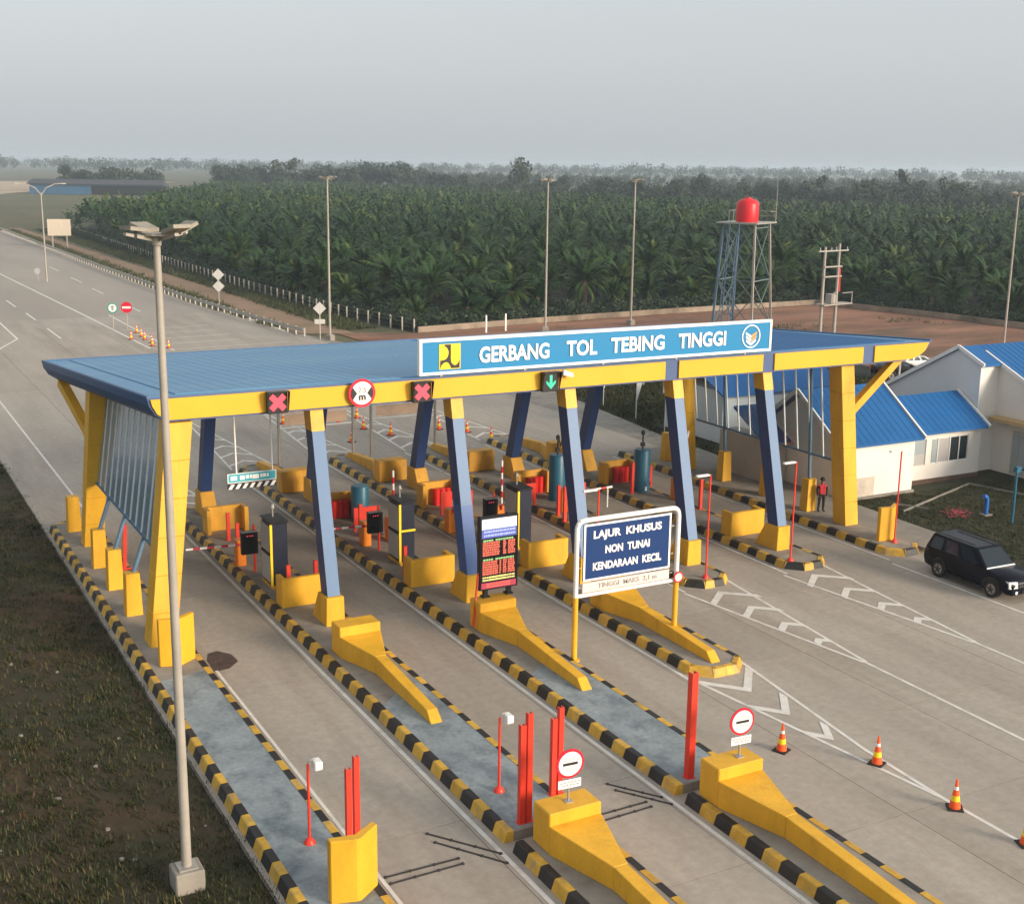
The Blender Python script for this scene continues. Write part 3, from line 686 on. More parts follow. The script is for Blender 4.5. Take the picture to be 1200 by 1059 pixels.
# toll machines
def machine(k, x, y):
    t = thing('toll_machine', f'tall navy toll machine with pale service face and yellow corner on the {isl(k)}', 'toll machine', (x, y, ZI), 0, 'tall toll machines')
    MB().box(-.33, .32, -.6, .6, .12, 2.62).obj('cabinet', m_cab, t, bev=.03)
    MB().box(-.36, .35, -.65, .65, 0, .12).obj('base', m_yellow_old, t)
    MB().box(-.40, -.335, -.5, .5, .25, 1.3).obj('service_panel', m_cabgrey, t, bev=.01); MB().box(-.40, -.335, -.5, .5, 1.45, 2.5).obj('service_panel', m_cabgrey, t, bev=.01)
    MB().box(-.42, -.33, -.45, .45, 1.33, 1.42).obj('shelf', m_black, t)
    MB().box(-.395, -.30, -.64, -.602, .12, 2.6).obj('corner_trim', m_signyel, t)
    MB().box(-.38, .36, -.65, .65, 2.622, 2.7).obj('roof_cap', m_black, t, bev=.02)
    if k == 2: MB().box(-.29, .34, -.64, -.602, 1.42, 1.5).obj('warning_band', m_signyel, t)
    MB().tube((.0, .2, 2.7), (0, .2, 3.05), .04, .03, 8).tube((0, .2, 3.05), (0, .2, 3.2), .09, .05, 8).obj('beacon', m_steel, t)
    d = thing('lane_display', f'black display box with red dots beside the toll machine on the {isl(k)}', 'display', (x-.55, y+1.6, ZI), 0, 'lane displays')
    MB().box(-.34, .34, -.1, .1, .85, 1.8).obj('housing', m_black, d, bev=.02)
    MB().box(-.36, .36, -.25, -.1, 1.8, 1.83).obj('visor', m_cabgrey, d)
    MB().tube((.25, .15, 0), (.25, .15, 2.0), .05, .05, 8).obj('pole', m_red, d)
    mb = MB()
    for q_ in range(3): mb.box(-.12+q_*.1, -.08+q_*.1, -.108, -.1, 1.6, 1.64)
    mb.obj('display_dots', m_ledx, d)
machine(1, 14.65, 45.95); machine(2, 20.3, 46.5); machine(3, 25.75, 46.3)
# boom barriers
def boom(x, y, label, ang, L_, side=-1):
    t = thing('boom_barrier', label, 'barrier', (x, y, ZI), 0, 'striped boom barriers')
    MB().box(-.19, .19, -.25, .25, 0, 1.1).obj('housing', m_orange, t, bev=.03)
    mb = MB(); n = 8
    c, s = math.cos(R(ang)), math.sin(R(ang))
    for i in range(n):
        a, b_ = i/n*L_, (i+1)/n*L_
        mb.tube((side*c*a, -.3, .95+s*a), (side*c*b_, -.3, .95+s*b_), .05, .05, 8, i % 2)
    mb.obj('boom_arm', [m_signred, m_signwhite], t)
    return t
boom(14.1, 48.9, 'orange boom barrier with its striped arm lowered over the lane beside the grass', 2, 2.3)
boom(19.75, 49.2, 'orange boom barrier with its striped arm lowered behind the second island column', 2, 2.4)
boom(21.0, 49.3, 'boom barrier with raised striped arm showing above the middle toll machine', 90, 2.3)
boom(23.95, 49.4, 'boom barrier with raised striped arm just right of the second blue front column', 90, 2.6)
boom(26.2, 49.0, 'boom barrier with raised striped arm behind the lit tariff board', 90, 2.3)
b5 = boom(30.35, 50.2, 'yellow boom barrier with its striped arm lowered towards the right, above the blue lane sign', 1, 2.6, 1)
MB().tube((2.35, -.3, 0), (2.35, -.3, .93), .04, .04, 8).obj('arm_rest', m_wpaint, b5)
boom(36.6, 49.6, 'boom barrier with raised arm before the right rear yellow column', 82, 2.6, 1)
# red posts
def posts(x, y, h, label, n=1, grp='red steel guard posts', w=.14, cat='post'):
    t = thing('guard_post', label, cat, (x, y, ZI), 0, grp)
    for i in range(n):
        mb = MB(); ox = i*.2; hh = h-(.0 if i else (.28 if n > 1 else 0))
        mb.prism([(ox-w/2, -w/2), (ox+w/2, -w/2), (ox+w/2, w/2), (ox+w/2-.03, w/2), (ox+w/2-.03, -w/2+.03), (ox-w/2+.03, -w/2+.03), (ox-w/2+.03, w/2), (ox-w/2, w/2)], 0, hh)
        mb.box(ox-w/2-.04, ox+w/2+.04, -w/2-.04, w/2+.04, -.003, .02)
        mb.obj('post', m_red, t)
    return t
posts(9.92, 26.0, 2.45, 'pair of red steel posts at the near end of the leftmost island', 2)
posts(14.28, 25.3, 2.95, 'tall double red steel post beside the near no-entry disc', 2, w=.15); posts(16.35-.62, 26.2, 2.45, 'double red steel post directly behind the near no-entry disc', 2)
posts(19.55, 25.35, 3.05, 'tall red steel post left of the far no-entry disc', 1, w=.2)
for k, x, y, h, lb in ((1, 14.62, 44.3, 1.25, 'short red post left behind the front guard wall of the second island'), (1, 15.75, 44.4, 1.25, 'short red post right behind the front guard wall of the second island'),
    (1, 14.3, 49.9, 1.5, 'slim red post behind the toll machine of the second island'), (2, 19.6, 44.6, 1.25, 'short red post beside the toll machine of the third island'),
    (1, 14.65, 52.5, 1.25, 'red post in front of the rear guard wall of the second island'), (2, 20.9, 52.7, 1.35, 'red post beside the rear guard wall of the third island'),
    (2, 20.05, 50.5, 1.5, 'slim red post behind the display on the third island'), (3, 25.4, 51.0, 1.4, 'red post behind the tariff board on the fourth island'), (3, 26.1, 51.6, 1.2, 'right-hand red post behind the tariff board on the fourth island'), (4, 29.75, 49.6, 1.5, 'red post left of the lowered barrier on the fifth island'), (4, 30.9, 49.2, 1.6, 'red post right of the lowered barrier housing on the fifth island'),
    (4, 29.5, 48.6, 1.7, 'red post touching the third blue column on the fifth island'), (5, 36.6, 47.6, 1.5, 'red post on the sixth island right of its front column'), (5, 35.3, 51.6, 1.6, 'slim red post before the red cushion of the sixth island')):
    posts(x, y, h, lb)
MB().bar((14.7, 44.7, ZI+.3), (15.7, 44.7, ZI+.3), .08, .1)
for k, x, y in ((1, 15.2, 44.75), (2, 20.6, 44.9)):
    o = MB().bar((-.5, 0, .4), (.5, 0, .4), .08, .12).bar((-.45, 0, 0), (-.45, 0, .4), .06, .06).bar((.45, 0, 0), (.45, 0, .4), .06, .06).obj('guard_rail', m_red, None, (x, y, ZI)); tag(o, f'low red rail behind the front guard wall of the {isl(k)}', 'rail')
o = MB().bar((0, 0, .02), (.1, 0, 1.9), .14, .14).box(-.2, .4, -.1, .1, 0, .05).obj('guard_post', m_red, None, (9.72, 50.3, ZI)); tag(o, 'slanted red pole standing between the plinths of the left glazed screen', 'post')
# red panels round the machines
for k, x, y in ((2, 20.6, 51.3), (3, 25.3, 52.1), (4, 29.2, 51.8), (5, 37.0-.5, 52.4)):
    o = MB().box(-.55, .55, -.05, .05, .25, 1.1).box(-.55, -.45, -.06, .06, 0, .25).box(.45, .55, -.06, .06, 0, .25).obj('barrier_panel', m_red, None, (x, y, ZI)); tag(o, f'red steel barrier panel on feet, middle of the {isl(k)}', 'barrier panel', 'red barrier panels')
# teal bollards
for k, x, y, h, ant, lb in ((2, 21.0, 52.9, 1.7, 0, 'dark teal cylinder bollard left of the second front column'), (4, 31.2, 52.2, 2.3, 1, 'dark teal cylinder bollard left of the third blue column'), (5, 36.0, 51.8, 2.2, 1, 'dark teal cylinder bollard with a black mast, right of centre')):
    t = thing('cylinder_bollard', lb, 'bollard', (x, y, ZI), 0, 'teal cylinder bollards')
    MB().lathe([(.42, 0), (.42, h-.06), (.38, h), (.05, h+.01)], 18).obj('body', m_teal, t, smooth=True)
    MB().box(-.06, .06, -.43, -.40, .1, .3).obj('plate', m_wpaint, t)
    if ant: MB().tube((0, 0, h), (0, 0, h+1.0), .04, .04, 8).box(-.09, .09, -.09, .09, h+.15, h+.35).box(-.07, .07, -.07, .07, h+.75, h+.95).obj('mast', m_black, t)
o = MB().path([(30.3, 50.1, 7.2), (30.25, 50.1, 5.5), (30.35, 50.3, 3.9), (30.75, 51.2, 3.25), (31.2, 52.2, 3.5)], .035, 6).obj('hanging_cable', m_black); tag(o, 'black cable hanging from the canopy down to the mast of a teal bollard', 'cable')
# thin red lamp poles with camera heads
def campole(x, y, h, head, label):
    t = thing('camera_pole', label, 'camera pole', (x, y, ZI), 0, 'thin red poles with white heads')
    MB().lathe([(.15, 0), (.15, .03), (.07, .14), (.035, .16), (.035, h), (.02, h+.01)], 10).obj('pole', m_red, t, smooth=True)
    if head == 'cam':
        MB().path([(0, 0, h), (.03, -.02, h+.1), (.16, -.05, h+.1)], .02, 6).obj('arm', m_steel, t)
        MB().box(.1, .3, -.24, .06, h-.12, h+.10).obj('camera_head', m_wpaint, t, bev=.02)
    else:
        MB().path([(0, 0, h), (-.5, -.04, h+.02)], .025, 6).obj('arm', m_steel, t)
        MB().box(-.72, -.1, -.1, .06, h-.02, h+.06).obj('lamp_head', m_wpaint, t, bev=.02)
campole(9.2, 26.8, 2.1, 'cam', 'thin red pole with a white camera on the blue-grey surface of the leftmost island')
campole(14.55, 27.0, 2.1, 'cam', 'thin red pole with a white camera left of the tall double red post')
campole(25.1, 38.9, 4.3, 'lamp', 'thin red lamp pole before the third blue front column'); campole(30.4, 38.95, 4.3, 'lamp', 'thin red lamp pole before the fourth blue front column')
campole(35.05, 39.2, 4.3, 'lamp', 'thin red lamp pole before the fifth blue front column'); campole(41.1, 39.25, 4.2, 'lamp', 'thin red lamp pole before the V-shaped guard on the rightmost island')
# no-entry style discs on the near bumpers
def stopdisc(x, y, z, label):
    t = thing('no_entry_sign', label, 'traffic sign', (x, y, z), R(-4), 'round signs on the near bumpers')
    MB().tube((0, 0, 0), (0, 0, 1.3), .03, .03, 8).box(-.1, .1, -.1, .1, 0, .02).obj('pole', m_steel, t)
    MB().disc((0, 0, 1.02), .38, -.06, -.035, 32).obj('rim', m_signred, t); MB().disc((0, 0, 1.02), .315, -.07, -.06, 32).obj('face', m_signwhite, t)
    MB().box(-.2, .2, -.078, -.07, .985, 1.055).obj('bar', m_ink, t)
    pf = MB(); 
    for a_, z_ in ((.15, 1.17), (.22, 1.12), (.2, .92), (.14, .87)):
        xx = -a_
        while xx < a_: pf.box(xx, xx+.035, -.073, -.07, z_-.012, z_+.012); xx += .055
    pf.obj('small_print', m_faint, t)
    MB().box(-.31, .31, -.06, -.04, .38, .6).obj('sub_plate', m_signwhite, t)
    mb = MB()
    for z_, a_ in ((.53, .26), (.46, .2)):
        xx = -a_
        while xx < a_: mb.box(xx, xx+.07, -.064, -.06, z_-.018, z_+.018); xx += .095
    mb.obj('sub_plate_print', m_faint, t)
stopdisc(14.88, 24.03, ZI+1.06, 'round red-rimmed sign with a black bar on the near bumper, lower of the two'); stopdisc(20.15, 24.02, ZI+1.06, 'round red-rimmed sign with a black bar on the bumper nearest the cones')
# lit tariff board
t = thing('tariff_board', 'lit upright tariff board with red and yellow text rows standing on a yellow bumper', 'display board', (20.42, 38.2, ZI+1.06))
MB().box(-.78, .78, -.1, .12, .28, 3.0).obj('housing', m_black, t, bev=.02)
mb = MB()
for x in (-.5, .45): mb.box(x-.14, x+.14, -.12, .14, 0, .06).box(x-.08, x+.08, -.07, .07, .06, .28)
mb.obj('feet', m_black, t)
MB().bar((-.78, 0, .95), (-1.15, -.35, -.9), .06, .06).obj('cable_stay', m_red, t)
MB().box(-.70, .70, -.112, -.1, 2.55, 2.92).obj('screen_header', m_scr_w, t)
MB().box(-.70, .70, -.110, -.1, 2.22, 2.54).obj('screen_band', m_scr_b, t)
def rows(zs, xs_, mat, h=.06, nm='screen_text'):
    mb = MB()
    for z in zs:
        for a, b_ in xs_:
            x = a
            while x < b_-.03:
                w = min(random.uniform(.04, .13), b_-x); mb.box(x, x+w, -.116, -.1, z-h/2, z+h/2); x += w+.022
    mb.obj(nm, mat, t)
rows((2.46, 2.32), ((-.62, .64),), m_scr_l, .07); rows((2.13, 1.42), ((-.64, -.25), (-.15, .6)), m_scr_g, .06)
rows([2.04-.088*i for i in range(6)], ((-.66, .02), (.16, .28), (.36, .64)), m_scr_r, .066)
rows([1.33-.088*i for i in range(6)], ((-.66, -.04), (.02, .08), (.16, .30), (.36, .64)), m_scr_r, .066)
rows((.76, .66), ((-.42, .3), (-.66, .64)), m_scr_y, .055)
MB().box(-.70, .70, -.106, -.1, .34, .56).obj('screen_band', m_scr_p, t); rows((.50, .41), ((-.5, .5),), m_scr_r, .05)
# lane sign on a tube frame, standing on two islands
t = thing('lane_sign', 'blue sign for small cashless vehicles in a white tube frame on yellow-based posts', 'sign', (21.2, 34.1, 0))
for x in (.0, 4.12):
    MB().tube((x, 0, .15), (x, 0, 2.4), .1, .1, 12).tube((x, 0, .15), (x, 0, .2), .2, .2, 12).obj('post_base', m_yellow, t, smooth=True)
    MB().tube((x, 0, 2.4), (x, 0, 4.75), .085, .085, 12).obj('post', m_wpaint, t, smooth=True)
mb = MB().path([(0, 0, 4.75), (.03, 0, 4.9), (.11, 0, 5.0), (.25, 0, 5.04), (3.87, 0, 5.04), (4.01, 0, 5.0), (4.09, 0, 4.9), (4.12, 0, 4.75)], .085, 12)
mb.obj('top_tube', m_wpaint, t, smooth=True)
MB().tube((.08, 0, 2.42), (4.04, 0, 2.42), .07, .07, 10).obj('bottom_tube', m_wpaint, t, smooth=True)
MB().box(.25, 3.78, -.04, .02, 2.92, 4.9).obj('sign_plate', m_signdark, t)
mb = MB()
for x0, x1, z0, z1 in ((.25, 3.78, 2.92, 2.99), (.25, 3.78, 4.83, 4.9), (.25, .32, 2.99, 4.83), (3.71, 3.78, 2.99, 4.83)): mb.box(x0, x1, -.05, -.04, z0, z1)
mb.obj('border', m_signwhite, t)
text('lettering', 'LAJUR  KHUSUS', m_signwhite, t, .62, 3.38, 4.47, .36, -.05, .035); text('lettering', 'NON  TUNAI', m_signwhite, t, 1.1, 2.9, 3.95, .28, -.05, .035); text('lettering', 'KENDARAAN  KECIL', m_signwhite, t, .62, 3.4, 3.4, .28, -.05, .035)
MB().box(.25, 3.78, -.04, .02, 2.52, 2.86).obj('sub_plate', m_pink, t)
text('lettering', 'TINGGI  MAKS  2,1 m', m_faint, t, .85, 3.25, 2.69, .2, -.05, .01)
mb = MB()
for x in (.12, 3.95):
    for z in (2.7, 3.4, 4.4): mb.bar((x, .02, z), (x+.1*(1 if x < 1 else -1), .02, z), .03, .03)
mb.obj('clip', m_steel, t)
MB().disc((4.12, 0, 2.55), .2, -.14, -.11, 20).obj('small_disc', m_signred, t); q = MB().disc((4.12, 0, 2.55), .15, -.15, -.14, 20).obj('small_disc_face', m_pink, t)
# the matching frames behind the canopy, seen from the back
def rearframe(x0, w, y, label):
    t = thing('lane_sign', label, 'sign', (x0, y, 0), 0, 'sign frames behind the canopy')
    for x in (0, w): MB().tube((x, 0, .15), (x, 0, 5.0), .08, .08, 10).obj('post', m_steel, t, smooth=True)
    MB().tube((0, 0, 5.0), (w, 0, 5.0), .08, .08, 10).obj('top_tube', m_wpaint, t, smooth=True); MB().tube((.08, 0, 2.35), (w-.08, 0, 2.35), .06, .06, 8).obj('bottom_tube', m_wpaint, t, smooth=True)
    MB().box(.35, w-.35, -.02, .03, 2.5, 4.85).obj('sign_plate', m_pinkback, t)
    mb = MB()
    for z in (3.1, 3.7, 4.4): mb.box(.3, w-.3, -.06, -.02, z, z+.06)
    mb.obj('rear_rail', m_wpaint, t)
rearframe(21.05, 4.3, 64.8, 'tube sign frame seen from behind with a peach board, left one beyond the canopy'); rearframe(26.6, 4.0, 65.2, 'tube sign frame seen from behind with a peach board, right one beyond the canopy')

# ------------------------------------------------------------------ traffic cones
def cone(loc, label, grp):
    t = thing('traffic_cone', label, 'traffic cone', loc, random.uniform(0, 1.5), grp)
    MB().box(-.21, .21, -.21, .21, 0, .04).obj('base', m_rub, t, bev=.01)
    prf = [(.155, .04), (.12, .24), (.095, .39), (.066, .55), (.05, .64), (.02, .86)]
    mts = [0, 1, 0, 1, 0]; mb = MB()
    cols = [0, 2, 0, 1, 0]
    for (a, b_), c_ in zip(zip(prf[:-1], prf[1:]), cols): mb.lathe([a, b_], 14, c_)
    mb.obj('cone_body', [m_cone, m_refl, m_signyel], t, smooth=True)
    return t
GC = 'traffic cones in front of the canopy'
c0 = cone((23.25, 25.85, 0), 'orange traffic cone standing alone left of the painted line, nearest the red post', GC)
dup(c0, (25.14, 23.96, 0), .4, 'orange traffic cone on the tip of the painted chevrons, second from the left'); dup(c0, (25.13, 21.1, 0), .9, 'orange traffic cone on the white line, second from the right edge'); dup(c0, (25.3, 18.95, 0), 1.2, 'orange traffic cone cut by the right edge of the picture')
GR = 'traffic cones behind the canopy'
rcs = [(27.3, 70.0), (30.3, 76.7), (29.4, 73.3), (30.2, 70.8), (33.7, 71.2), (34.9, 69.6), (35.2, 66.9), (25.3, 76.9), (25.5, 72.5), (28.6, 75.6)]
for x, y in rcs: dup(c0, (x, y, 0), random.random(), 'orange and white traffic cone standing on the road behind the canopy', GR)
for x, y in ((26.6, 125.1), (26.4, 122.2), (26.2, 119.9), (26.3, 117.5), (25.9, 115.5), (26.9, 113.6), (25.1, 120.6)):
    dup(c0, (x, y, 0), random.random(), 'orange cone in the distant cluster on the hatched gore', 'far cluster of cones')

# ------------------------------------------------------------------ lamp posts
m_floodhead = M('weathered_floodlight_casing', (.27, .245, .20), .6, .2, 4)
def lamp(x, y, h, label, rz=0, base=True):
    t = thing('lamp_post', label, 'lamp post', (x, y, 0), rz, 'tall floodlight posts')
    MB().lathe([(.12, .0), (.118, .5), (.10, h*.5), (.075, h-.2), (.10, h-.18), (.10, h)], 14).obj('pole', m_polew, t, smooth=True)
    if base:
        MB().box(-.34, .34, -.34, .34, -.1, .46).obj('footing', m_grey, t, bev=.03); MB().box(-.22, .22, -.22, .22, .46, .5).obj('base_plate', m_steel, t)
    a = MB()
    for k in range(4):
        an = R(20+90*k); d = Vector((math.cos(an), math.sin(an), 0))
        a.add([(0, 0, h-.12), tuple(d*.74+Vector((-d.y, d.x, 0))*.05+Vector((0, 0, h+.04))), tuple(d*.74-Vector((-d.y, d.x, 0))*.05+Vector((0, 0, h+.04))), (0, 0, h-.02), tuple(d*.74+Vector((-d.y, d.x, 0))*.05+Vector((0, 0, h+.1))), tuple(d*.74-Vector((-d.y, d.x, 0))*.05+Vector((0, 0, h+.1)))], [(0, 1, 2), (3, 5, 4), (0, 3, 4, 1), (1, 4, 5, 2), (2, 5, 3, 0)])
        a.lathe([(.3, h+.02), (.3, h+.07)], 12) if k == 0 else None
    a.obj('cross_arm', m_polew, t)
    for k, tilt in ((0, .42), (1, .25), (2, .12), (3, .3)):
        an = R(20+90*k); d = Vector((math.cos(an), math.sin(an), 0)); s = Vector((-d.y, d.x, 0))
        c = d*.58+Vector((.08, 0, h+.17)); u = (d*math.cos(tilt)+Vector((0, 0, math.sin(tilt))))*.24; v = s*.21; n = u.cross(v).normalized()*.04
        if n.z < 0: n = -n
        q = MB(); q.add([c-u-v-n, c+u-v-n, c+u+v-n, c-u+v-n, c-u-v+n, c+u-v+n, c+u+v+n, c-u+v+n], [(0, 1, 2, 3), (7, 6, 5, 4), (0, 4, 5, 1), (1, 5, 6, 2), (2, 6, 7, 3), (3, 7, 4, 0)])
        fl = q.obj('floodlight_head', m_floodhead, t); MB().bar(tuple(c-Vector((0, 0, .2))), tuple(c), .06, .06).obj('bracket', m_black, fl)
    return t
l0 = lamp(6.2, 26.8, 14.95, 'tall cream floodlight post on a concrete footing in the grass at the near left')
l1 = dup(l0, (42.15, 113.3, 0), .5, 'tall floodlight post beyond the left half of the canopy roof, beside the diamond sign')
dup(l0, (64.3, 110.6, 0), 1.1, 'tall floodlight post rising behind the left part of the name board'); dup(l0, (75.8, 112.2, 0), .2, 'tall floodlight post rising behind the right part of the name board')
dup(l0, (100.4, 84, -.6), .8, 'tall floodlight post at the right edge behind the white house')
t = thing('street_lamp', 'slim double-armed street lamp beside the road at the far left', 'street lamp', (27.2, 183, 0))
MB().tube((0, 0, 0), (0, 0, 12), .13, .08, 10).obj('pole', m_polew, t, smooth=True)
for s in (-1, 1): MB().path([(0, 0, 11.6), (s*.7, 0, 12.6), (s*1.8, 0, 13.1), (s*3.0, 0, 13.2)], .07, 6).box(s*3.0-.3, s*3.0+.3, -.12, .12, 13.1, 13.25).obj('lamp_arm', m_polew, t)

# ------------------------------------------------------------------ roadside furniture beyond the canopy
def pathpts(pts, step):
    out_ = []; pts = [Vector(p) for p in pts]; d0 = 0
    for a, b_ in zip(pts[:-1], pts[1:]):
        L_ = (b_-a).length; s = d0
        while s < L_: out_.append(a.lerp(b_, s/L_)); s += step
        d0 = s-L_
    return out_
gr = thing('guard_rail', 'long galvanised crash barrier along the right edge of the far road', 'guard rail', (40.4, 117.3, 0))
gp_ = [(40.6, 116.5), (39.6, 128), (38.3, 150), (37.7, 200), (37.6, 330)]
mb = MB()
for a, b_ in zip(gp_[:-1], gp_[1:]):
    for z, w in ((.72, .05), (.60, .1), (.48, .05)):
        mb.bar((a[0]-40.4+w-.05, a[1]-117.3, z), (b_[0]-40.4+w-.05, b_[1]-117.3, z), .05, .11)
mb.obj('rail_beam', m_steel, gr)
pm = MB().box(-.06, .06, -.06, .06, -.1, .8).mesh('rail_post', m_steel)
for p in pathpts(gp_, 2.0)[:100]: link('rail_post', pm, gr, (p.x-40.4+.12, p.y-117.3, 0))
fe = thing('fence', 'wire fence of white concrete posts along the edge of the palm plantation', 'fence', (50.4, 125, 0))
fpm = MB().box(-.07, .07, -.07, .07, -.2, 1.3).mesh('fence_post', m_polew)
fpts = pathpts([(51.9, 115.5), (49.7, 129), (49.0, 160), (49.2, 203), (50.6, 260), (52.3, 330)], 2.2)
for p in fpts: link('fence_post', fpm, fe, (p.x-50.4, p.y-125, 0))
mb = MB()
for z in (.4, .8, 1.2):
    for a, b_ in zip(fpts[::8][:-1], fpts[::8][1:]): mb.bar((a.x-50.4, a.y-125, z), (b_.x-50.4, b_.y-125, z), .012, .012)
mb.obj('wire', m_steel, fe)
m_bwall = M('weathered_wall_render', (.27, .215, .16), .9, .25, .5, .1, dirt=(.13, .10, .07), dscale=.3, dcov=.46)
bw = thing('boundary_wall', 'low pale boundary wall between the red dirt lot and the palm plantation', 'wall', (85, 119, 0))
wp = [(52, 114.8), (68, 117.2), (85, 119), (109, 120.4), (113, 104), (114, 92), (119, 74)]
for a, b_ in zip(wp[:-1], wp[1:]):
    MB().bar((a[0]-85, a[1]-119, .28), (b_[0]-85, b_[1]-119, .28), .2, .6).obj('wall_section', m_bwall, bw)
for x, y in ((58.5, 112.5), (66, 113.5), (61, 113)):
    o = MB().box(-.07, .07, -.07, .07, -.1, 1.7).obj('marker_post', m_wpaint, None, (x, y, 0)); tag(o, 'thin white marker post before the low boundary wall', 'post', 'white marker posts')
m_signback = M('pale_sign_back', (.50, .49, .46), .5, .05, 2)
def diamond(x, y, h, n, plate, label, rz=0):
    t = thing('warning_sign', label, 'traffic sign', (x, y, 0), rz)
    MB().tube((0, 0, -.1), (0, 0, h), .05, .05, 8).obj('pole', m_steel, t)
    for i in range(n):
        q_ = .7 if n > 1 else .62; z = h-q_-i*(2*q_-.05); MB().prism([(0, z-q_), (q_, z), (0, z+q_), (-q_, z)], -.04, 0, 'y').obj('sign_plate', m_signback, t)
    if plate: MB().box(-.5, .5, -.04, 0, h-2.1, h-1.65).obj('sub_plate', m_signback, t)
diamond(40.9, 146.8, 4.2, 2, 0, 'two pale diamond signs one above the other on a post beside the far road', R(-20)); diamond(41.3, 113.7, 3.6, 1, 1, 'pale diamond sign with a small plate below it beyond the roof edge', R(-20))
t = thing('road_sign_board', 'blank beige rear side of a road sign board on two posts at the far left', 'sign', (40.6, 254, 0), R(-15))
MB().box(-2.1, 2.1, -.06, 0, 2.2, 5.3).obj('board', M('beige_board_back', (.55, .48, .38), .6, .05, 1), t)
for x in (-1.3, 1.3): MB().box(x-.12, x+.12, 0, .15, -.1, 5.2).obj('leg', m_polew, t)
t = thing('direction_sign', 'round white sign with green ring on a low stand left of the red sign', 'traffic sign', (25.0, 128, 0), R(-25))
MB().tube((0, 0, 0), (0, 0, 1.6), .04, .04, 8).obj('pole', m_steel, t); MB().disc((0, 0, 2.2), .52, -.05, -.02).obj('rim', M('green_ring', (.05, .30, .22), .5), t); MB().disc((0, 0, 2.2), .39, -.06, -.05).obj('face', m_signwhite, t); MB().prism([(-.1, 1.95), (.1, 1.95), (.1, 2.25), (.25, 2.25), (0, 2.5), (-.25, 2.25), (-.1, 2.25)], -.07, -.06, 'y').obj('arrow', m_faint, t)
t = thing('no_entry_sign', 'round red no-entry sign with white bar on the far road', 'traffic sign', (26.35, 128, 0), R(-25))
MB().tube((0, 0, 0), (0, 0, 1.6), .04, .04, 8).obj('pole', m_steel, t); MB().disc((0, 0, 2.2), .55, -.05, -.02).obj('face', m_signred, t); MB().box(-.42, .42, -.06, -.05, 2.1, 2.3).obj('bar', m_signwhite, t)
for x, y in ((26.2, 184),):
    t = thing('round_sign', 'small white disc sign on the road below the double-armed lamp', 'traffic sign', (x, y, 0), R(-25)); MB().tube((0, 0, 0), (0, 0, 1.0), .05, .05, 8).obj('pole', m_steel, t); MB().disc((0, 0, 1.4), .42, -.05, 0).obj('face', m_cabgrey, t)

# water tower
t = thing('water_tower', 'lattice water tower platform with railing and ladder frame behind the canopy', 'water tower', (83.8, 103.5, 0), R(28))
for sx, sy in ((-1, -1), (1, -1), (1, 1), (-1, 1)):
    MB().bar((sx*2.6, sy*2.2, -.2), (sx*1.9, sy*1.7, 11), .2, .2).obj('leg', m_polew if sy < 0 else m_postblue, t)
br = MB()
for z0, z1 in ((.6, 5.3), (5.3, 10.6)):
    f0, f1 = 1-z0/11*.27, 1-z1/11*.27
    for (ax_, ay, bx, by) in ((-2.6, -2.2, 2.6, -2.2), (2.6, -2.2, 2.6, 2.2), (2.6, 2.2, -2.6, 2.2), (-2.6, 2.2, -2.6, -2.2)):
        br.bar((ax_*f0, ay*f0, z0), (bx*f1, by*f1, z1), .09, .09).bar((bx*f0, by*f0, z0), (ax_*f1, ay*f1, z1), .09, .09).bar((ax_*f1, ay*f1, z1), (bx*f1, by*f1, z1), .1, .1)
br.obj('bracing', M('grey_green_steel', (.12, .17, .17), .6, .1, 2), t)
MB().box(-2.6, 2.6, -2.2, 2.2, 11, 11.15).obj('platform', m_steel, t)
rl = MB()
for x in (.2, 1.3, 2.5): rl.bar((x, 2.1, 11.15), (x, 2.1, 12.2), .05, .05); 
for y in (-2.1, 0, 2.1): rl.bar((2.5, y, 11.15), (2.5, y, 12.2), .05, .05)
rl.bar((.2, 2.1, 12.2), (2.5, 2.1, 12.2), .05, .05).bar((2.5, -2.1, 12.2), (2.5, 2.1, 12.2), .05, .05).bar((2.5, -2.1, 11.7), (2.5, 2.1, 11.7), .05, .05).bar((2.2, -2.15, 12.2), (.8, -2.15, 12.2), .05, .05)
rl.obj('railing', m_steel, t)
MB().tube((2.5, -2.1, 11.15), (2.5, -2.1, 16.4), .04, .02, 6).obj('lightning_rod', m_steel, t)
ld = MB(); 
for y in (-.5, .5): ld.bar((-4.2, y, -.2), (-3.0, y, 11.2), .08, .08); ld.bar((-5.0, y, -.2), (-3.5, y, 10), .06, .06)
for i in range(12): 
    z = .4+i*.85; x = -4.2+1.2*z/11.2; ld.bar((x, -.5, z), (x, .5, z), .06, .06); ld.bar((x, -.5, z), (-5.0+1.5*(z+.85)/10, .5, z+.85), .05, .05)
ld.obj('ladder', m_postblue, t)
o = MB().lathe([(1.12, 0), (1.15, .1), (1.15, 1.7), (1.05, 2.0), (.7, 2.25), (.3, 2.35), (.3, 2.45), (.02, 2.47)], 24).obj('water_tank', m_tank, None, (83.3, 102.9, 11.16), smooth=True); tag(o, 'bright red round plastic water tank on top of the lattice tower', 'water tank')
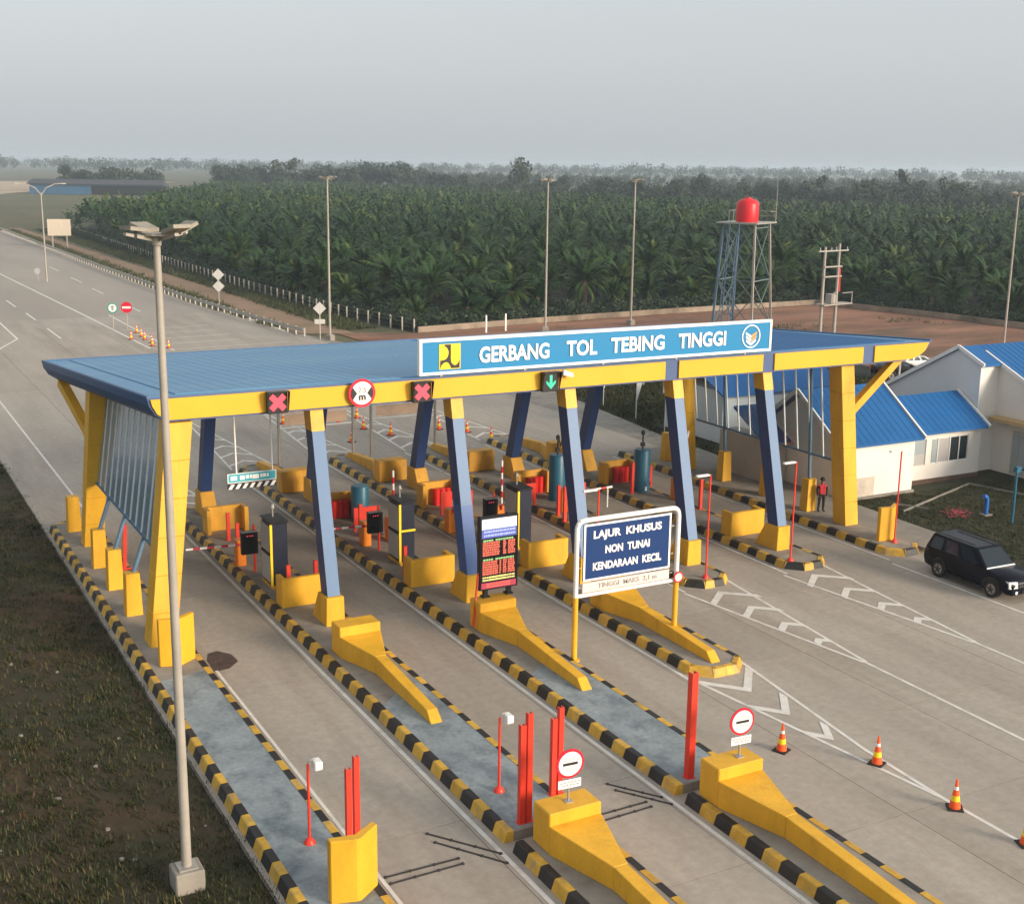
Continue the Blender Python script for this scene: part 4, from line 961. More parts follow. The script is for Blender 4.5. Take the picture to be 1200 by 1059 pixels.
# H-frame power pole
t = thing('power_pole', 'twin concrete power poles joined by crossbars carrying a transformer deck', 'power pole', (90.9, 98.4, -.2), R(10))
for x in (-1.15, 1.15): MB().tube((x, 0, 0), (x, 0, 9.3 if x > 0 else 9.0), .19, .13, 10).obj('pole', m_polew, t, smooth=True)
for z in (6.0, 7.0): MB().bar((-1.3, -.2, z), (1.5, -.2, z), .12, .14).obj('crossbar', m_polew, t)
MB().bar((-2.4, -.2, 8.6), (2.4, -.2, 8.6), .1, .12).obj('crossbar', m_steel, t)
MB().box(-1.6, 3.0, -.7, .7, 3.1, 3.22).obj('deck', m_polew, t)
rl = MB()
for x in (-.2, .3, 2.9): rl.bar((x, -.65, 3.22), (x, -.65, 4.4), .07, .07)
rl.bar((-.2, -.65, 4.4), (.5, -.65, 4.4), .07, .07).bar((1.3, -.65, 4.3), (2.9, -.65, 4.3), .07, .07); rl.obj('railing', m_polew, t)
MB().box(-.1, .75, -.4, .4, 3.22, 4.2).obj('transformer', m_steel, t, bev=.04)
MB().tube((1.45, -.1, 4.4), (1.3, -.1, 6.8), .09, .09, 8).obj('cable_guard', m_red, t)
mb = MB()
for x in (-2.2, -.4, .4, 2.2): mb.tube((x, -.2, 8.65), (x, -.2, 9.0), .06, .04, 8)
mb.obj('insulator', m_cabgrey, t)
# banners on the embankment
for x, y, h in ((47.9, 74, 4.2), (47.3, 69, 4.4), (46.1, 64, 4.2)):
    t = thing('banner', 'narrow white feather banner on a slim pole at the edge of the dark embankment', 'banner', (x, y, -.05), R(20), 'white banners on the embankment')
    MB().tube((0, 0, 0), (0, 0, h), .035, .025, 6).obj('pole', m_wpaint, t)
    MB().prism([(.03, 1.2), (.2, 1.5), (.55, 2.3), (.62, 3.3), (.45, h-.1), (.03, h)], -.01, .01, 'y').obj('cloth', m_wpaint, t)
t = thing('notice_board', 'small grey notice board on a post between the white banners', 'sign', (48.8, 66.5, -.05), R(25)); MB().bar((0, 0, 0), (0, 0, 2.6), .09, .09).obj('post', m_steel, t); MB().box(-.3, .5, -.05, .02, 1.6, 2.7).obj('board', m_cabgrey, t)

# ------------------------------------------------------------------ houses on the right
def roofslab(mb, x0, x1, ya, za, yb, zb, th=.12, m=0):
    mb.hexa([(x0, ya, za-th), (x1, ya, za-th), (x1, yb, zb-th), (x0, yb, zb-th)], [(x0, ya, za), (x1, ya, za), (x1, yb, zb), (x0, yb, zb)], m)
def ribs(x0, x1, ya, za, yb, zb, par, step=.45):
    mb = MB(); x = x0+.2
    while x < x1-.1: mb.bar((x, ya, za+.005), (x, yb, zb+.005), .05, .02); x += step
    return mb.obj('roof_rib', m_roofblue, par)
def verge(x, ya, za, yb, zb, par): MB().bar((x, ya, za-.02), (x, yb, zb-.02), .1, .2).obj('verge_board', m_wpaint, par)
# A: small gabled house beside the canopy
A = thing('house', 'small white gabled house with a steep blue roof right behind the right canopy column', 'house', (44.2, 46.4, 0))
MB().box(0, 5.3, 0, .2, 0, 3.1).obj('wall', m_wall, A); MB().prism([(.203, 0), (5.597, 0), (5.597, 3.2), (2.9, 5.1), (.203, 3.2)], 0, .2, 'x').obj('wall', m_wall, A)
MB().prism([(.203, 0), (5.597, 0), (5.597, 3.2), (2.9, 5.1), (.203, 3.2)], 5.1, 5.3, 'x').obj('wall', m_wall, A); MB().box(0, 5.3, 5.6, 5.8, 0, 3.1).obj('wall', m_wall, A)
rf = MB(); roofslab(rf, -.35, 5.5, -.45, 2.95, 2.9, 5.35); roofslab(rf, -.35, 5.5, 6.2, 2.95, 2.9, 5.35); rfo = rf.obj('roof', m_roofblue, A)
ribs(-.3, 5.5, -.45, 2.95, 2.9, 5.35, rfo)
for x in (-.38, 5.53): verge(x, -.5, 2.95, 2.9, 5.38, A); verge(x, 6.2, 2.95, 2.9, 5.38, A)
w = MB().box(.62, .98, -.03, 0, 2.2, 2.55).obj('window', m_wpaint, A); MB().box(.66, .94, -.04, -.03, 2.24, 2.51).obj('pane', m_win, w)
MB().box(-.02, 2.6, -.012, 0, .1, 1.1).obj('lower_render', M('stained_render', (.52, .46, .38), .85, .15, 1.5, .1, dirt=(.38, .33, .27), dscale=1.5, dcov=.5), A)
MB().box(-.15, 5.4, -.1, 6.0, -.1, .1).obj('plinth', m_ped, A)
# annex left of A with its own low roof
A2 = thing('house_annex', 'low annex with blue lean-to roof and white verge seen through the right glazed screen', 'annex', (41.9, 49.6, 0))
MB().box(.9, 2.2, .6, 4.6, 0, 2.5).obj('wall', M('grey_wall_plaster', (.42, .39, .35), .85, .08, .8), A2)
rf = MB(); roofslab(rf, .3, 2.0, -.1, 2.55, 2.8, 4.1); rfo = rf.obj('roof', m_roofblue, A2); ribs(.3, 2.0, -.1, 2.55, 2.8, 4.1, rfo); verge(2.03, -.15, 2.55, 2.8, 4.12, A2); MB().bar((.3, -.12, 2.5), (2.0, -.12, 2.5), .1, .14).obj('gutter', M('salmon_gutter', (.5, .25, .16), .6), A2)
# B: porch wing with windows
B = thing('house_wing', 'white wing with a wide window and low blue roof between the two gabled houses', 'house', (49.5, 47.6, 0))
MB().box(0, 6.3, 0, .2, 0, .95).obj('wall', m_wall, B); MB().box(0, 6.3, 0, .2, 2.35, 2.9).obj('wall', m_wall, B)
for x0, x1 in ((0, .35), (2.15, 2.55), (5.35, 6.3)): MB().box(x0, x1, 0, .2, .95, 2.35).obj('wall', m_wall, B)
MB().box(0, 6.3, 3.2, 3.4, 0, 2.9).obj('wall', m_wall, B)
wn = MB().box(.35, 2.15, .05, .12, .95, 2.35).obj('window', m_cabgrey, B); MB().box(.45, 2.1, .03, .05, 1.55, 2.3).obj('pane', m_curtain, wn); MB().box(.45, 2.1, .03, .05, 1.0, 1.5).obj('pane', m_cabgrey, wn)
wn = MB().box(2.55, 5.35, .05, .12, .95, 2.35).obj('window', m_wpaint, B)
for x0, x1, mt in ((2.62, 3.0, m_curtain), (3.1, 3.9, m_cabgrey), (4.0, 4.62, m_win), (4.7, 5.3, m_win)): MB().box(x0, x1, .03, .05, 1.0, 2.3).obj('pane', mt, wn)
for x in (3.05, 3.95, 4.66): MB().box(x-.03, x+.03, .0, .06, .95, 2.35).obj('mullion', m_wpaint, wn)
rf = MB(); roofslab(rf, -.2, 6.3, -.55, 2.85, 1.9, 4.45); roofslab(rf, -.2, 6.3, 3.8, 2.85, 1.9, 4.45); rfo = rf.obj('roof', m_roofblue, B); ribs(-.2, 6.3, -.55, 2.85, 1.9, 4.45, rfo); verge(6.25, -.6, 2.85, 1.9, 4.48, B)
MB().box(-.1, 6.2, -.25, -.02, -.05, .14).obj('planter_edge', M('brown_earth_strip', (.10, .06, .04), .9, .3, 1.5), B)
# C: large white house
Cc = thing('house', 'large white house with tall blank grey gable and blue roof at the right edge', 'house', (55.9, 48.1, 0))
MB().prism([(0, 0), (7.6, 0), (7.6, 3.5), (1.6, 6.75), (0, 6.1)], 0, .25, 'x').obj('wall', M('pale_gable_plaster', (.66, .66, .66), .8, .04, .5), Cc)
MB().box(.25, 1.45, 0, .25, 0, 6.15).obj('wall', m_wall, Cc)
MB().prism([(-11, 0), (1.6, 0), (1.6, 6.72), (-5, 3.75), (-11, 3.75)][0:2]+[(1.6, 6.7), (-6.4, 3.2), (-11, 3.2)], 1.45, 1.7, 'x').obj('wall', m_wall, Cc)
MB().box(.25, 14, 7.35, 7.6, 0, 3.4).obj('wall', m_wall, Cc)
rf = MB(); roofslab(rf, 1.35, 14, -6.6, 3.2, 1.6, 6.9); roofslab(rf, -.1, 14, 7.9, 3.4, 1.6, 6.9); roofslab(rf, -.1, 1.5, -.25, 6.1, 1.6, 6.9); rfo = rf.obj('roof', m_roofblue, Cc); ribs(1.4, 14, -6.6, 3.2, 1.6, 6.9, rfo)
for x, ya, za, yb, zb in ((-.12, -.3, 6.1, 1.6, 6.92), (-.12, 7.9, 3.4, 1.6, 6.92), (1.36, -6.6, 3.2, 1.0, 6.62)): verge(x, ya, za, yb, zb, Cc)
MB().box(.6, 1.55, -9, -.3, 3.0, 3.18).obj('door_canopy', M('tan_slab', (.50, .33, .15), .7, .1, 1), Cc)
d = MB().box(1.38, 1.46, -3.3, -1.4, .1, 2.5).obj('door', m_cabgrey, Cc)
for y in (-2.9, -2.4, -1.9): MB().box(1.34, 1.38, y, y+.3, .5, 2.3).obj('pane', m_curtain, d)
MB().box(1.34, 1.38, -3.3, -2.7, .1, .5).obj('vent_panel', m_win, d)
# buildings further behind
E_ = thing('house', 'white walled house with a blue roof half hidden behind the small gabled house', 'house', (47.5, 60, 0))
MB().box(0, 9, 0, 6, 0, 3.2).obj('wall', M('cool_white_plaster', (.62, .64, .65), .8, .05, .7), E_); rf = MB(); roofslab(rf, -.4, 9.4, -.5, 3.1, 3, 4.6); roofslab(rf, -.4, 9.4, 6.5, 3.1, 3, 4.6); rf.obj('roof', m_roofblue, E_)
for x in (2, 5): w_ = MB().box(x, x+1.2, -.03, 0, 1.2, 2.4).obj('window', m_wpaint, E_); MB().box(x+.1, x+1.1, -.05, -.03, 1.3, 2.3).obj('pane', m_win, w_)
F_ = thing('car_shelter', 'long open shelter with a flat blue roof behind the houses', 'shelter', (62, 76, 0), R(-12))
rf = MB(); rf.box(-8, 13, -2.2, 2.2, 2.9, 3.1); rf.obj('roof', m_roofblue, F_)
for x in (-7.5, -2.5, 2.5, 7.5, 12.5):
    for y in (-2, 2): MB().bar((x, y, 0), (x, y, 2.9), .14, .14).obj('post', m_polew, F_)

# ------------------------------------------------------------------ cars
def car(loc, rz, paint, label, suv=True, L_=4.65):
    t = thing('suv' if suv else 'parked_car', label, 'car', loc, rz)
    # nose towards -Y; local origin at the middle of the wheelbase on the ground
    hl = L_/2
    st = [(-hl, .42, .72, .70), (-hl+.12, .34, .92, .82), (-hl+.95, .30, 1.02, .87), (-hl+1.35, .30, 1.06, .88), (0, .30, 1.08, .885), (hl-.5, .30, 1.10, .88), (hl-.1, .36, 1.08, .84), (hl, .45, 1.0, .78)]
    mb = MB(); vs = []
    for y, zb, ztp, w in st: vs += [(-w*.92, y, zb), (w*.92, y, zb), (w, y, zb+.22), (w, y, (zb+ztp)/2+.1), (w*.95, y, ztp), (-w*.95, y, ztp), (-w, y, (zb+ztp)/2+.1), (-w, y, zb+.22)]
    n = 8; fs = [tuple(range(n-1, -1, -1)), tuple(range(len(vs)-n, len(vs)))]
    for i in range(len(st)-1):
        for j in range(n): a = i*n+j; b_ = i*n+(j+1) % n; fs.append((a, b_, b_+n, a+n))
    body = mb.add(vs, fs).obj('body', paint, t, smooth=True, bev=.02)
    zt_ = 1.74 if suv else 1.45
    y0, y1, y2, y3 = -hl+1.25, -hl+2.0, hl-.35, hl-.06
    if not suv: y2, y3 = hl-.95, hl-.35
    cb = MB(); cb.hexa([(-.82, y0, 1.04), (.82, y0, 1.04), (.82, y3, 1.07), (-.82, y3, 1.07)], [(-.66, y1, zt_-.03), (.66, y1, zt_-.03), (.68, y2, zt_), (-.68, y2, zt_)])
    cb.obj('cabin', paint, t, bev=.05)
    def quad(nm, c4, mat, off):
        q = [Vector(c) for c in c4]; nn = (q[1]-q[0]).cross(q[3]-q[0]).normalized()
        if nn.dot(sum(q, Vector())/4-Vector((0, 0, 1.0))) < 0: nn = -nn
        q2 = [v+nn*off for v in q]; o = MB().add([tuple(v-nn*.02) for v in q]+[tuple(v) for v in q2], [(0, 1, 2, 3), (7, 6, 5, 4), (0, 4, 5, 1), (1, 5, 6, 2), (2, 6, 7, 3), (3, 7, 4, 0)]).obj(nm, mat, t)
        return o
    def bl(s, tt, b0, b1, t0, t1):   # point on a face by (along, up)
        lo = Vector(b0).lerp(Vector(b1), s); hi = Vector(t0).lerp(Vector(t1), s); return lo.lerp(hi, tt)
    F = ((-.82, y0, 1.04), (.82, y0, 1.04), (-.66, y1, zt_-.03), (.66, y1, zt_-.03))
    quad('windscreen', [bl(.05, .06, *F), bl(.95, .06, *F), bl(.94, .9, *F), bl(.06, .9, *F)], m_carglass, .012)
    if suv: quad('windscreen_cowl', [bl(.0, -.07, *F), bl(1, -.07, *F), bl(.96, .05, *F), bl(.04, .05, *F)], m_lampglass, .02)
    G = ((-.82, y3, 1.07), (.82, y3, 1.07), (-.68, y2, zt_), (.68, y2, zt_))
    quad('rear_window', [bl(.1, .15, *G), bl(.9, .15, *G), bl(.88, .85, *G), bl(.12, .85, *G)], m_carglass, .012)
    for s in (-1, 1):
        S_ = ((s*.82, y0, 1.04), (s*.82, y3, 1.07), (s*.66, y1, zt_-.03), (s*.68, y2, zt_))
        for a, b_ in ((.10, .36), (.40, .66), (.70, .93)): quad('side_window', [bl(a+.03, .12, *S_), bl(b_, .12, *S_), bl(b_, .85, *S_), bl(a+.02, .85, *S_)], m_carglass, .012)
        MB().box(s*.86-.1*(s < 0), s*.86+.1*(s > 0), y0+.35, y0+.5, 1.06, 1.22).obj('wing_mirror', paint, t, bev=.02)
        MB().hexa([(s*.42, -hl-.03, .58), (s*.80, -hl+.03, .58), (s*.80, -hl+.2, .58), (s*.42, -hl+.12, .58)], [(s*.42, -hl+.0, .84), (s*.81, -hl+.07, .86), (s*.81, -hl+.24, .86), (s*.42, -hl+.15, .84)]).obj('headlight', m_lampglass, t)
        MB().box(s*.62-.11, s*.62+.11, hl-.04, hl+.015, .75, 1.0).obj('tail_light', m_signred, t)
        MB().bar((s*.6, y1+.1, zt_+.05), (s*.6, y2-.1, zt_+.06), .04, .04).obj('roof_rail', m_black, t)
        for yw in (-hl+.86, hl-.96):
            wv = MB(); wh = thing('w', '', '') if False else None
            tyre = MB().tube((s*.66, yw, .36), (s*.90, yw, .36), .36, .36, 22).obj('wheel', m_tyre, t, smooth=True)
            MB().tube((s*.88, yw, .36), (s*.912, yw, .36), .23, .21, 16).obj('rim', m_rim, tyre)
            sp = MB()
            for k in range(5): a = 2*math.pi*k/5; sp.bar((s*.915, yw, .36), (s*.915, yw+.17*math.cos(a+.3), .36+.17*math.sin(a+.3)), .03, .05)
            sp.obj('spoke', m_black, tyre)
            ar = MB()
            for k in range(10):
                a0, a1 = math.pi*k/10, math.pi*(k+1)/10
                ar.prism([(yw+.38*math.cos(a0), .38+.38*math.sin(a0)), (yw+.46*math.cos(a0), .38+.46*math.sin(a0)), (yw+.46*math.cos(a1), .38+.46*math.sin(a1)), (yw+.38*math.cos(a1), .38+.38*math.sin(a1))], min(s*.84, s*.915), max(s*.84, s*.915), 'x')
            ar.obj('wheel_arch', m_black, t)
        MB().box(min(s*.7, s*.93), max(s*.7, s*.93), -hl+1.3, hl-1.4, .27, .33).obj('side_step', m_black, t)
    MB().box(-.4, .4, -hl-.02, -hl+.08, .58, .78).obj('grille', m_chrome, t, bev=.01)
    g2 = MB()
    for i in range(7): g2.box(-.37+i*.108, -.30+i*.108, -hl-.03, -hl-.02, .60, .76)
    g2.obj('grille_slot', m_black, t)
    MB().hexa([(-.8, -hl-.1, .34), (.8, -hl-.1, .34), (.88, -hl+.2, .34), (-.88, -hl+.2, .34)], [(-.8, -hl-.08, .56), (.8, -hl-.08, .56), (.88, -hl+.2, .56), (-.88, -hl+.2, .56)]).obj('front_bumper', paint, t, bev=.03)
    MB().box(-.25, .25, -hl-.115, -hl-.10, .38, .5).obj('number_plate', m_black, t)
    for s in (-1, 1): MB().disc((s*.55, 0, .44), .07, -hl-.11, -hl-.09, 12).obj('fog_light', m_lampglass, t)
    return t
car((40.55, 34.0, 0), R(-2), m_car, 'black SUV driving away from the canopy at the right edge')
car((80.5, 76.0, -.05), R(80), m_cargrey, 'silver car parked behind the large white house', False, 4.4)
car((76.5, 74.0, -.05), R(75), m_car, 'dark car parked beside the silver car behind the white house', False, 4.4)

# ------------------------------------------------------------------ person
def person(loc, rz):
    J = {'pel': (0, 0, .93), 'ch': (0, .01, 1.2), 'nk': (0, 0, 1.42), 'hd': (0, -.02, 1.56), 'top': (0, -.01, 1.68),
         'shl': (-.19, 0, 1.37), 'ell': (-.25, .03, 1.1), 'wrl': (-.22, -.08, .86), 'hal': (-.21, -.11, .78),
         'shr': (.19, 0, 1.37), 'elr': (.26, .03, 1.1), 'wrr': (.23, -.08, .86), 'har': (.22, -.11, .78),
         'hpl': (-.1, 0, .88), 'knl': (-.12, -.03, .5), 'anl': (-.13, .03, .1), 'tol': (-.14, -.13, .05),
         'hpr': (.1, 0, .88), 'knr': (.12, .0, .5), 'anr': (.13, .05, .1), 'tor': (.15, -.11, .05)}
    rad = {'pel': .15, 'ch': .16, 'nk': .06, 'hd': .095, 'top': .07, 'shl': .07, 'ell': .05, 'wrl': .038, 'hal': .04, 'shr': .07, 'elr': .05, 'wrr': .038, 'har': .04, 'hpl': .1, 'knl': .07, 'anl': .05, 'tol': .045, 'hpr': .1, 'knr': .07, 'anr': .05, 'tor': .045}
    E2 = [('pel', 'ch'), ('ch', 'nk'), ('nk', 'hd'), ('hd', 'top'), ('ch', 'shl'), ('shl', 'ell'), ('ell', 'wrl'), ('wrl', 'hal'), ('ch', 'shr'), ('shr', 'elr'), ('elr', 'wrr'), ('wrr', 'har'), ('pel', 'hpl'), ('hpl', 'knl'), ('knl', 'anl'), ('anl', 'tol'), ('pel', 'hpr'), ('hpr', 'knr'), ('knr', 'anr'), ('anr', 'tor')]
    ks = list(J); me = bpy.data.meshes.new('b'); me.from_pydata([J[k] for k in ks], [(ks.index(a), ks.index(b_)) for a, b_ in E2], [])
    o = bpy.data.objects.new('tmp', me); COL.objects.link(o)
    md = o.modifiers.new('s', 'SKIN'); sv = me.skin_vertices[0].data
    for i, k in enumerate(ks): sv[i].radius = (rad[k], rad[k]*(.75 if k in ('ch', 'pel') else 1))
    sv[0].use_root = True
    o.modifiers.new('ss', 'SUBSURF').render_levels = 2; o.modifiers['ss'].levels = 2
    dg = bpy.context.evaluated_depsgraph_get(); m2 = bpy.data.meshes.new_from_object(o.evaluated_get(dg)); bpy.data.objects.remove(o)
    m2.materials.clear()
    for mt in (m_skin, m_vest, m_cloth): m2.materials.append(mt)
    for p in m2.polygons:
        c = p.center; p.use_smooth = True
        arm = abs(c.x) > .185 and c.z < 1.3
        p.material_index = 2 if (c.z < .92 and not arm) else (0 if c.z > 1.43 or (arm and c.z < .86) else (2 if arm else 1))
    m2.name = 'body'
    t = thing('person', 'person in a red vest, black trousers and dark cap standing by the right glazed screen', 'person', loc, rz)
    link('body', m2, t)
    MB().lathe([(.115, 1.6), (.118, 1.65), (.09, 1.72), (.03, 1.75)], 14).box(-.08, .08, -.2, -.09, 1.6, 1.62).obj('cap', m_hair, t, smooth=True)
    for s in (-1, 1): MB().box(s*.11-.02, s*.11+.02, -.135, -.12, .98, 1.36).obj('vest_stripe', m_redbox, t)
person((41.6, 44.6, .26), R(-20))

# ------------------------------------------------------------------ right-hand lawn details
t = thing('garden_lamp', 'tall blue garden lamp post with a tilted panel on the right lawn', 'garden lamp', (49.4, 39.8, 0)); MB().tube((0, 0, 0), (0, 0, 2.6), .07, .06, 10).obj('pole', m_teal, t); MB().hexa([(-.15, -.1, 2.5), (.15, -.1, 2.5), (.15, .1, 2.5), (-.15, .1, 2.5)], [(-.1, -.1, 2.75), (.2, -.1, 2.75), (.2, .1, 2.75), (-.1, .1, 2.75)]).obj('lamp_box', m_teal, t); MB().bar((.25, 0, 2.62), (1.0, -.1, 2.35), .5, .05).obj('panel', m_signdark, t)
t = thing('hydrant_post', 'short blue bent standpipe on the right lawn', 'standpipe', (49.3, 41.3, 0)); MB().path([(0, 0, 0), (0, 0, .8), (-.08, 0, .95), (-.25, 0, .98)], .11, 10).obj('pipe', M('bright_blue_pipe', (.02, .12, .42), .4), t, smooth=True); MB().box(-.25, .25, -.2, .2, 0, .06).obj('base', m_ped, t)
for pts in ([(46.1, 43.6), (53.6, 46.2), (54.4, 43.0), (58, 40)], [(44.2, 43.4), (46.8, 44.7), (47.6, 43.4)]):
    mb = MB()
    c = pts[0]
    for a, b_ in zip(pts[:-1], pts[1:]): mb.bar((a[0]-c[0], a[1]-c[1], .0), (b_[0]-c[0], b_[1]-c[1], .0), .08, .1)
    o = mb.obj('garden_edging', m_ped, None, (c[0], c[1], 0)); tag(o, 'thin pale edging kerb crossing the lawn ' + ('before the wing window' if len(pts) > 3 else 'beside the small gabled house'), 'edging')
mb = MB(); rnd_ = random.Random(4)
for i in range(160):
    x, y, z = rnd_.gauss(0, .35), rnd_.gauss(0, .25), rnd_.uniform(.02, .35); s = .09
    mb.add([(x, y, z), (x+s, y+rnd_.uniform(-s, s), z+rnd_.uniform(-.05, .08)), (x+rnd_.uniform(-s, s), y+s, z+.05)], [(0, 1, 2)], rnd_.choice((0, 0, 1)))
o = mb.obj('flower_shrub', [M('pink_red_leaf', (.32, .05, .06), .7), m_leaf], None, (47.7, 41.7, 0)); tag(o, 'low red-leaved shrub on the right lawn', 'shrub')

# ------------------------------------------------------------------ vegetation
def npmesh(name, V, F, mat, tone=None):
    me = bpy.data.meshes.new(name); V = np.asarray(V, np.float32); F = np.asarray(F, np.int32); k = F.shape[1]
    me.vertices.add(len(V)); me.vertices.foreach_set('co', V.ravel())
    me.loops.add(F.size); me.loops.foreach_set('vertex_index', F.ravel())
    me.polygons.add(len(F)); me.polygons.foreach_set('loop_start', np.arange(0, F.size, k, dtype=np.int32))
    try: me.polygons.foreach_set('loop_total', np.full(len(F), k, np.int32))
    except Exception: pass
    me.materials.append(mat); me.update(calc_edges=True)
    if tone is not None:
        at = me.attributes.new('tone', 'FLOAT', 'FACE'); at.data.foreach_set('value', np.asarray(tone, np.float32))
    return me
def palm_crown(seed, nf=46, ns=17, h0=0.0, R0=3.25):
    """fronds arching from the crown base at z=h0; returns V,F,tone (triangles)"""
    r = np.random.default_rng(seed); V = []; F = []; T = []
    for i in range(nf):
        az = i*2.39996+r.normal(0, .35); age = i/nf
        el = R(84)-age*R(108)+r.normal(0, .16); L_ = R0*r.uniform(.75, 1.12)*(.72+.35*math.sin(math.pi*min(1, age+.25)))*r.uniform(.9, 1.1)
        d = np.array([math.cos(az), math.sin(az)]); P = []; p = np.array([d[0]*.18, d[1]*.18, h0+.1-.5*age]); e = el
        step = L_/ns
        for s in range(ns+1):
            P.append(p.copy()); p = p+step*np.array([d[0]*math.cos(e), d[1]*math.cos(e), math.sin(e)]); e -= (1.15+.35*age)/ns*(0.5+1.1*s/ns)
        P = np.array(P); side = np.array([-d[1], d[0], 0.]); tn = np.clip(r.normal(.30, .13)+(.28 if r.random() < .09 else 0)+(.12 if age > .85 else 0), 0, .95)
        for s in range(1, ns+1):
            u = s/ns; tng = P[s]-P[s-1]; tng /= np.linalg.norm(tng); ll = L_*.21*(math.sin(math.pi*min(1, .16+u*.9))**.6)*r.uniform(.85, 1.1)
            for sg in (-1, 1):
                o = len(V); tip = P[s]+sg*side*ll*.82+tng*ll*.5+np.array([0, 0, -ll*(.28+.3*r.random())])
                V += [P[s-1]+tng*step*.1, P[s]+tng*step*.15, tip]; F.append((o, o+1, o+2)); T.append(tn+r.normal(0, .05))
    return np.array(V), np.array(F), np.array(T)
def trunk_mesh(h, r=.32):
    return MB().lathe([(r*1.25, -.3), (r, .5), (r*.95, h*.6), (r*1.25, h-.2), (r*.6, h+.15)], 8).mesh('trunk', m_trunk, smooth=True)
fwd = np.array(AX[2][:]); rgt = np.array(AX[0][:]); upv = np.array(AX[1][:])
def inview(P, mx=1.08):       # keeps what the photograph, and views a step aside, could show
    q = P-np.array([0, 0, 16.5]); z = q@fwd; x = (q@rgt)/np.maximum(z, 1)*1476/600
    return (z > 5) & (np.abs(x) < mx)
# plantation lattice
def inpoly(P, poly_):
    x, y = P[:, 0], P[:, 1]; c = np.zeros(len(P), bool); n = len(poly_)
    for i in range(n):
        (x0, y0), (x1, y1) = poly_[i], poly_[(i+1) % n]
        c ^= ((y0 > y) != (y1 > y)) & (x < (x1-x0)*(y-y0)/((y1-y0) if y1 != y0 else 1e-9)+x0)
    return c
def atpx(px, D):     # ground position on the bearing of photograph column px at forward distance D
    d = fwd*1.0 + rgt*((px-600)/1476.45); h = Vector((d[0], d[1])).normalized(); return h.x*D, h.y*D
FAR_EDGE = [(1330, 420), (1200, 430), (1000, 445), (840, 460), (700, 490), (600, 540), (520, 610), (400, 690), (262, 700), (232, 560), (200, 460), (150, 375), (85, 300)]
PL = [(54.2, 119.0), (85, 122), (111, 122.6), (115.6, 104), (116.5, 92), (122, 76)]+[atpx(px, D) for px, D in FAR_EDGE]+[(53.5, 285), (51.6, 203), (52.2, 133)]
gx, gy = np.meshgrid(np.arange(0, 135), np.arange(0, 160)); sp_ = 5.15
lat = np.stack([(gx*sp_+(gy % 2)*sp_/2).ravel()+52, (gy*sp_*.866).ravel()+72, np.zeros(gx.size)], 1); lat[:, :2] += rng.normal(0, .75, (len(lat), 2))
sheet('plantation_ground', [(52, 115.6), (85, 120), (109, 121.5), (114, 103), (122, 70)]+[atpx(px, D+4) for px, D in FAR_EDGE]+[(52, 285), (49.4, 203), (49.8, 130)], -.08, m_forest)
lat = lat[inpoly(lat, PL)]; lat = lat[inview(lat, 1.15)]
lat = lat[np.argsort(np.hypot(lat[:, 0], lat[:, 1]))]
crowns = []; trunks = []
for v in range(5):
    V_, F_2, T_ = palm_crown(10+v); crowns.append(npmesh('crown', V_, F_2, m_palm, T_)); trunks.append(trunk_mesh(1.6+.32*v))
for i, P in enumerate(lat[:300]):
    v = i*7 % 5; s = random.choice((random.uniform(.65, .9), random.uniform(.85, 1.25)))
    t = thing('oil_palm', ('dark green oil palm in the front row right behind the low boundary wall' if (P[1] < 128 and P[0] < 112) else 'dark green oil palm in the front row beside the white fence posts' if P[0] < 58 else 'dark green oil palm in the front row behind the red dirt lot' if P[0] > 108 and P[1] < 112 else 'dark green oil palm with arching fronds deep inside the dense plantation'), 'palm tree', (P[0], P[1], -.08), random.uniform(0, 6.28), 'oil palms of the plantation')
    t.scale = (s, s, s*random.uniform(.9, 1.2)); t.rotation_euler.x = random.gauss(0, .09); t.rotation_euler.y = random.gauss(0, .09)
    link('trunk', trunks[v], t); link('crown', crowns[v], t, (0, 0, 1.6+.32*v))
def scatter(name, protos, pts, mat, smin, smax, zoff=0, kind='stuff', tj=.08):
    Vs, Fs, Ts = [], [], []; o = 0
    for i, P in enumerate(pts):
        V_, F_2, T_ = protos[i % len(protos)]; a = rng.uniform(0, 6.28); s = rng.uniform(smin, smax); c, sn = math.cos(a)*s, math.sin(a)*s
        W_ = np.stack([V_[:, 0]*c-V_[:, 1]*sn+P[0], V_[:, 0]*sn+V_[:, 1]*c+P[1], V_[:, 2]*s*rng.uniform(.9, 1.12)+P[2]+zoff], 1)
        Vs.append(W_); Fs.append(F_2+o); Ts.append(T_+rng.normal(0, tj)); o += len(V_)
    ob = link(name, npmesh(name, np.concatenate(Vs), np.concatenate(Fs), mat, np.concatenate(Ts))); ob['kind'] = kind; return ob
rest = lat[300:]; dr = np.hypot(rest[:, 0], rest[:, 1])
mid_p = []
for v in range(4): mid_p.append(palm_crown(40+v, 24, 8, 2.9, 3.3))
far_p = []
for v in range(3): far_p.append(palm_crown(60+v, 13, 4, 3.1, 3.4))
scatter('palm_plantation', mid_p, rest[dr < 300], m_palm, .8, 1.3, 0, tj=.13)
scatter('palm_plantation', far_p, rest[dr >= 300], m_palm, .85, 1.3, 0, tj=.13)

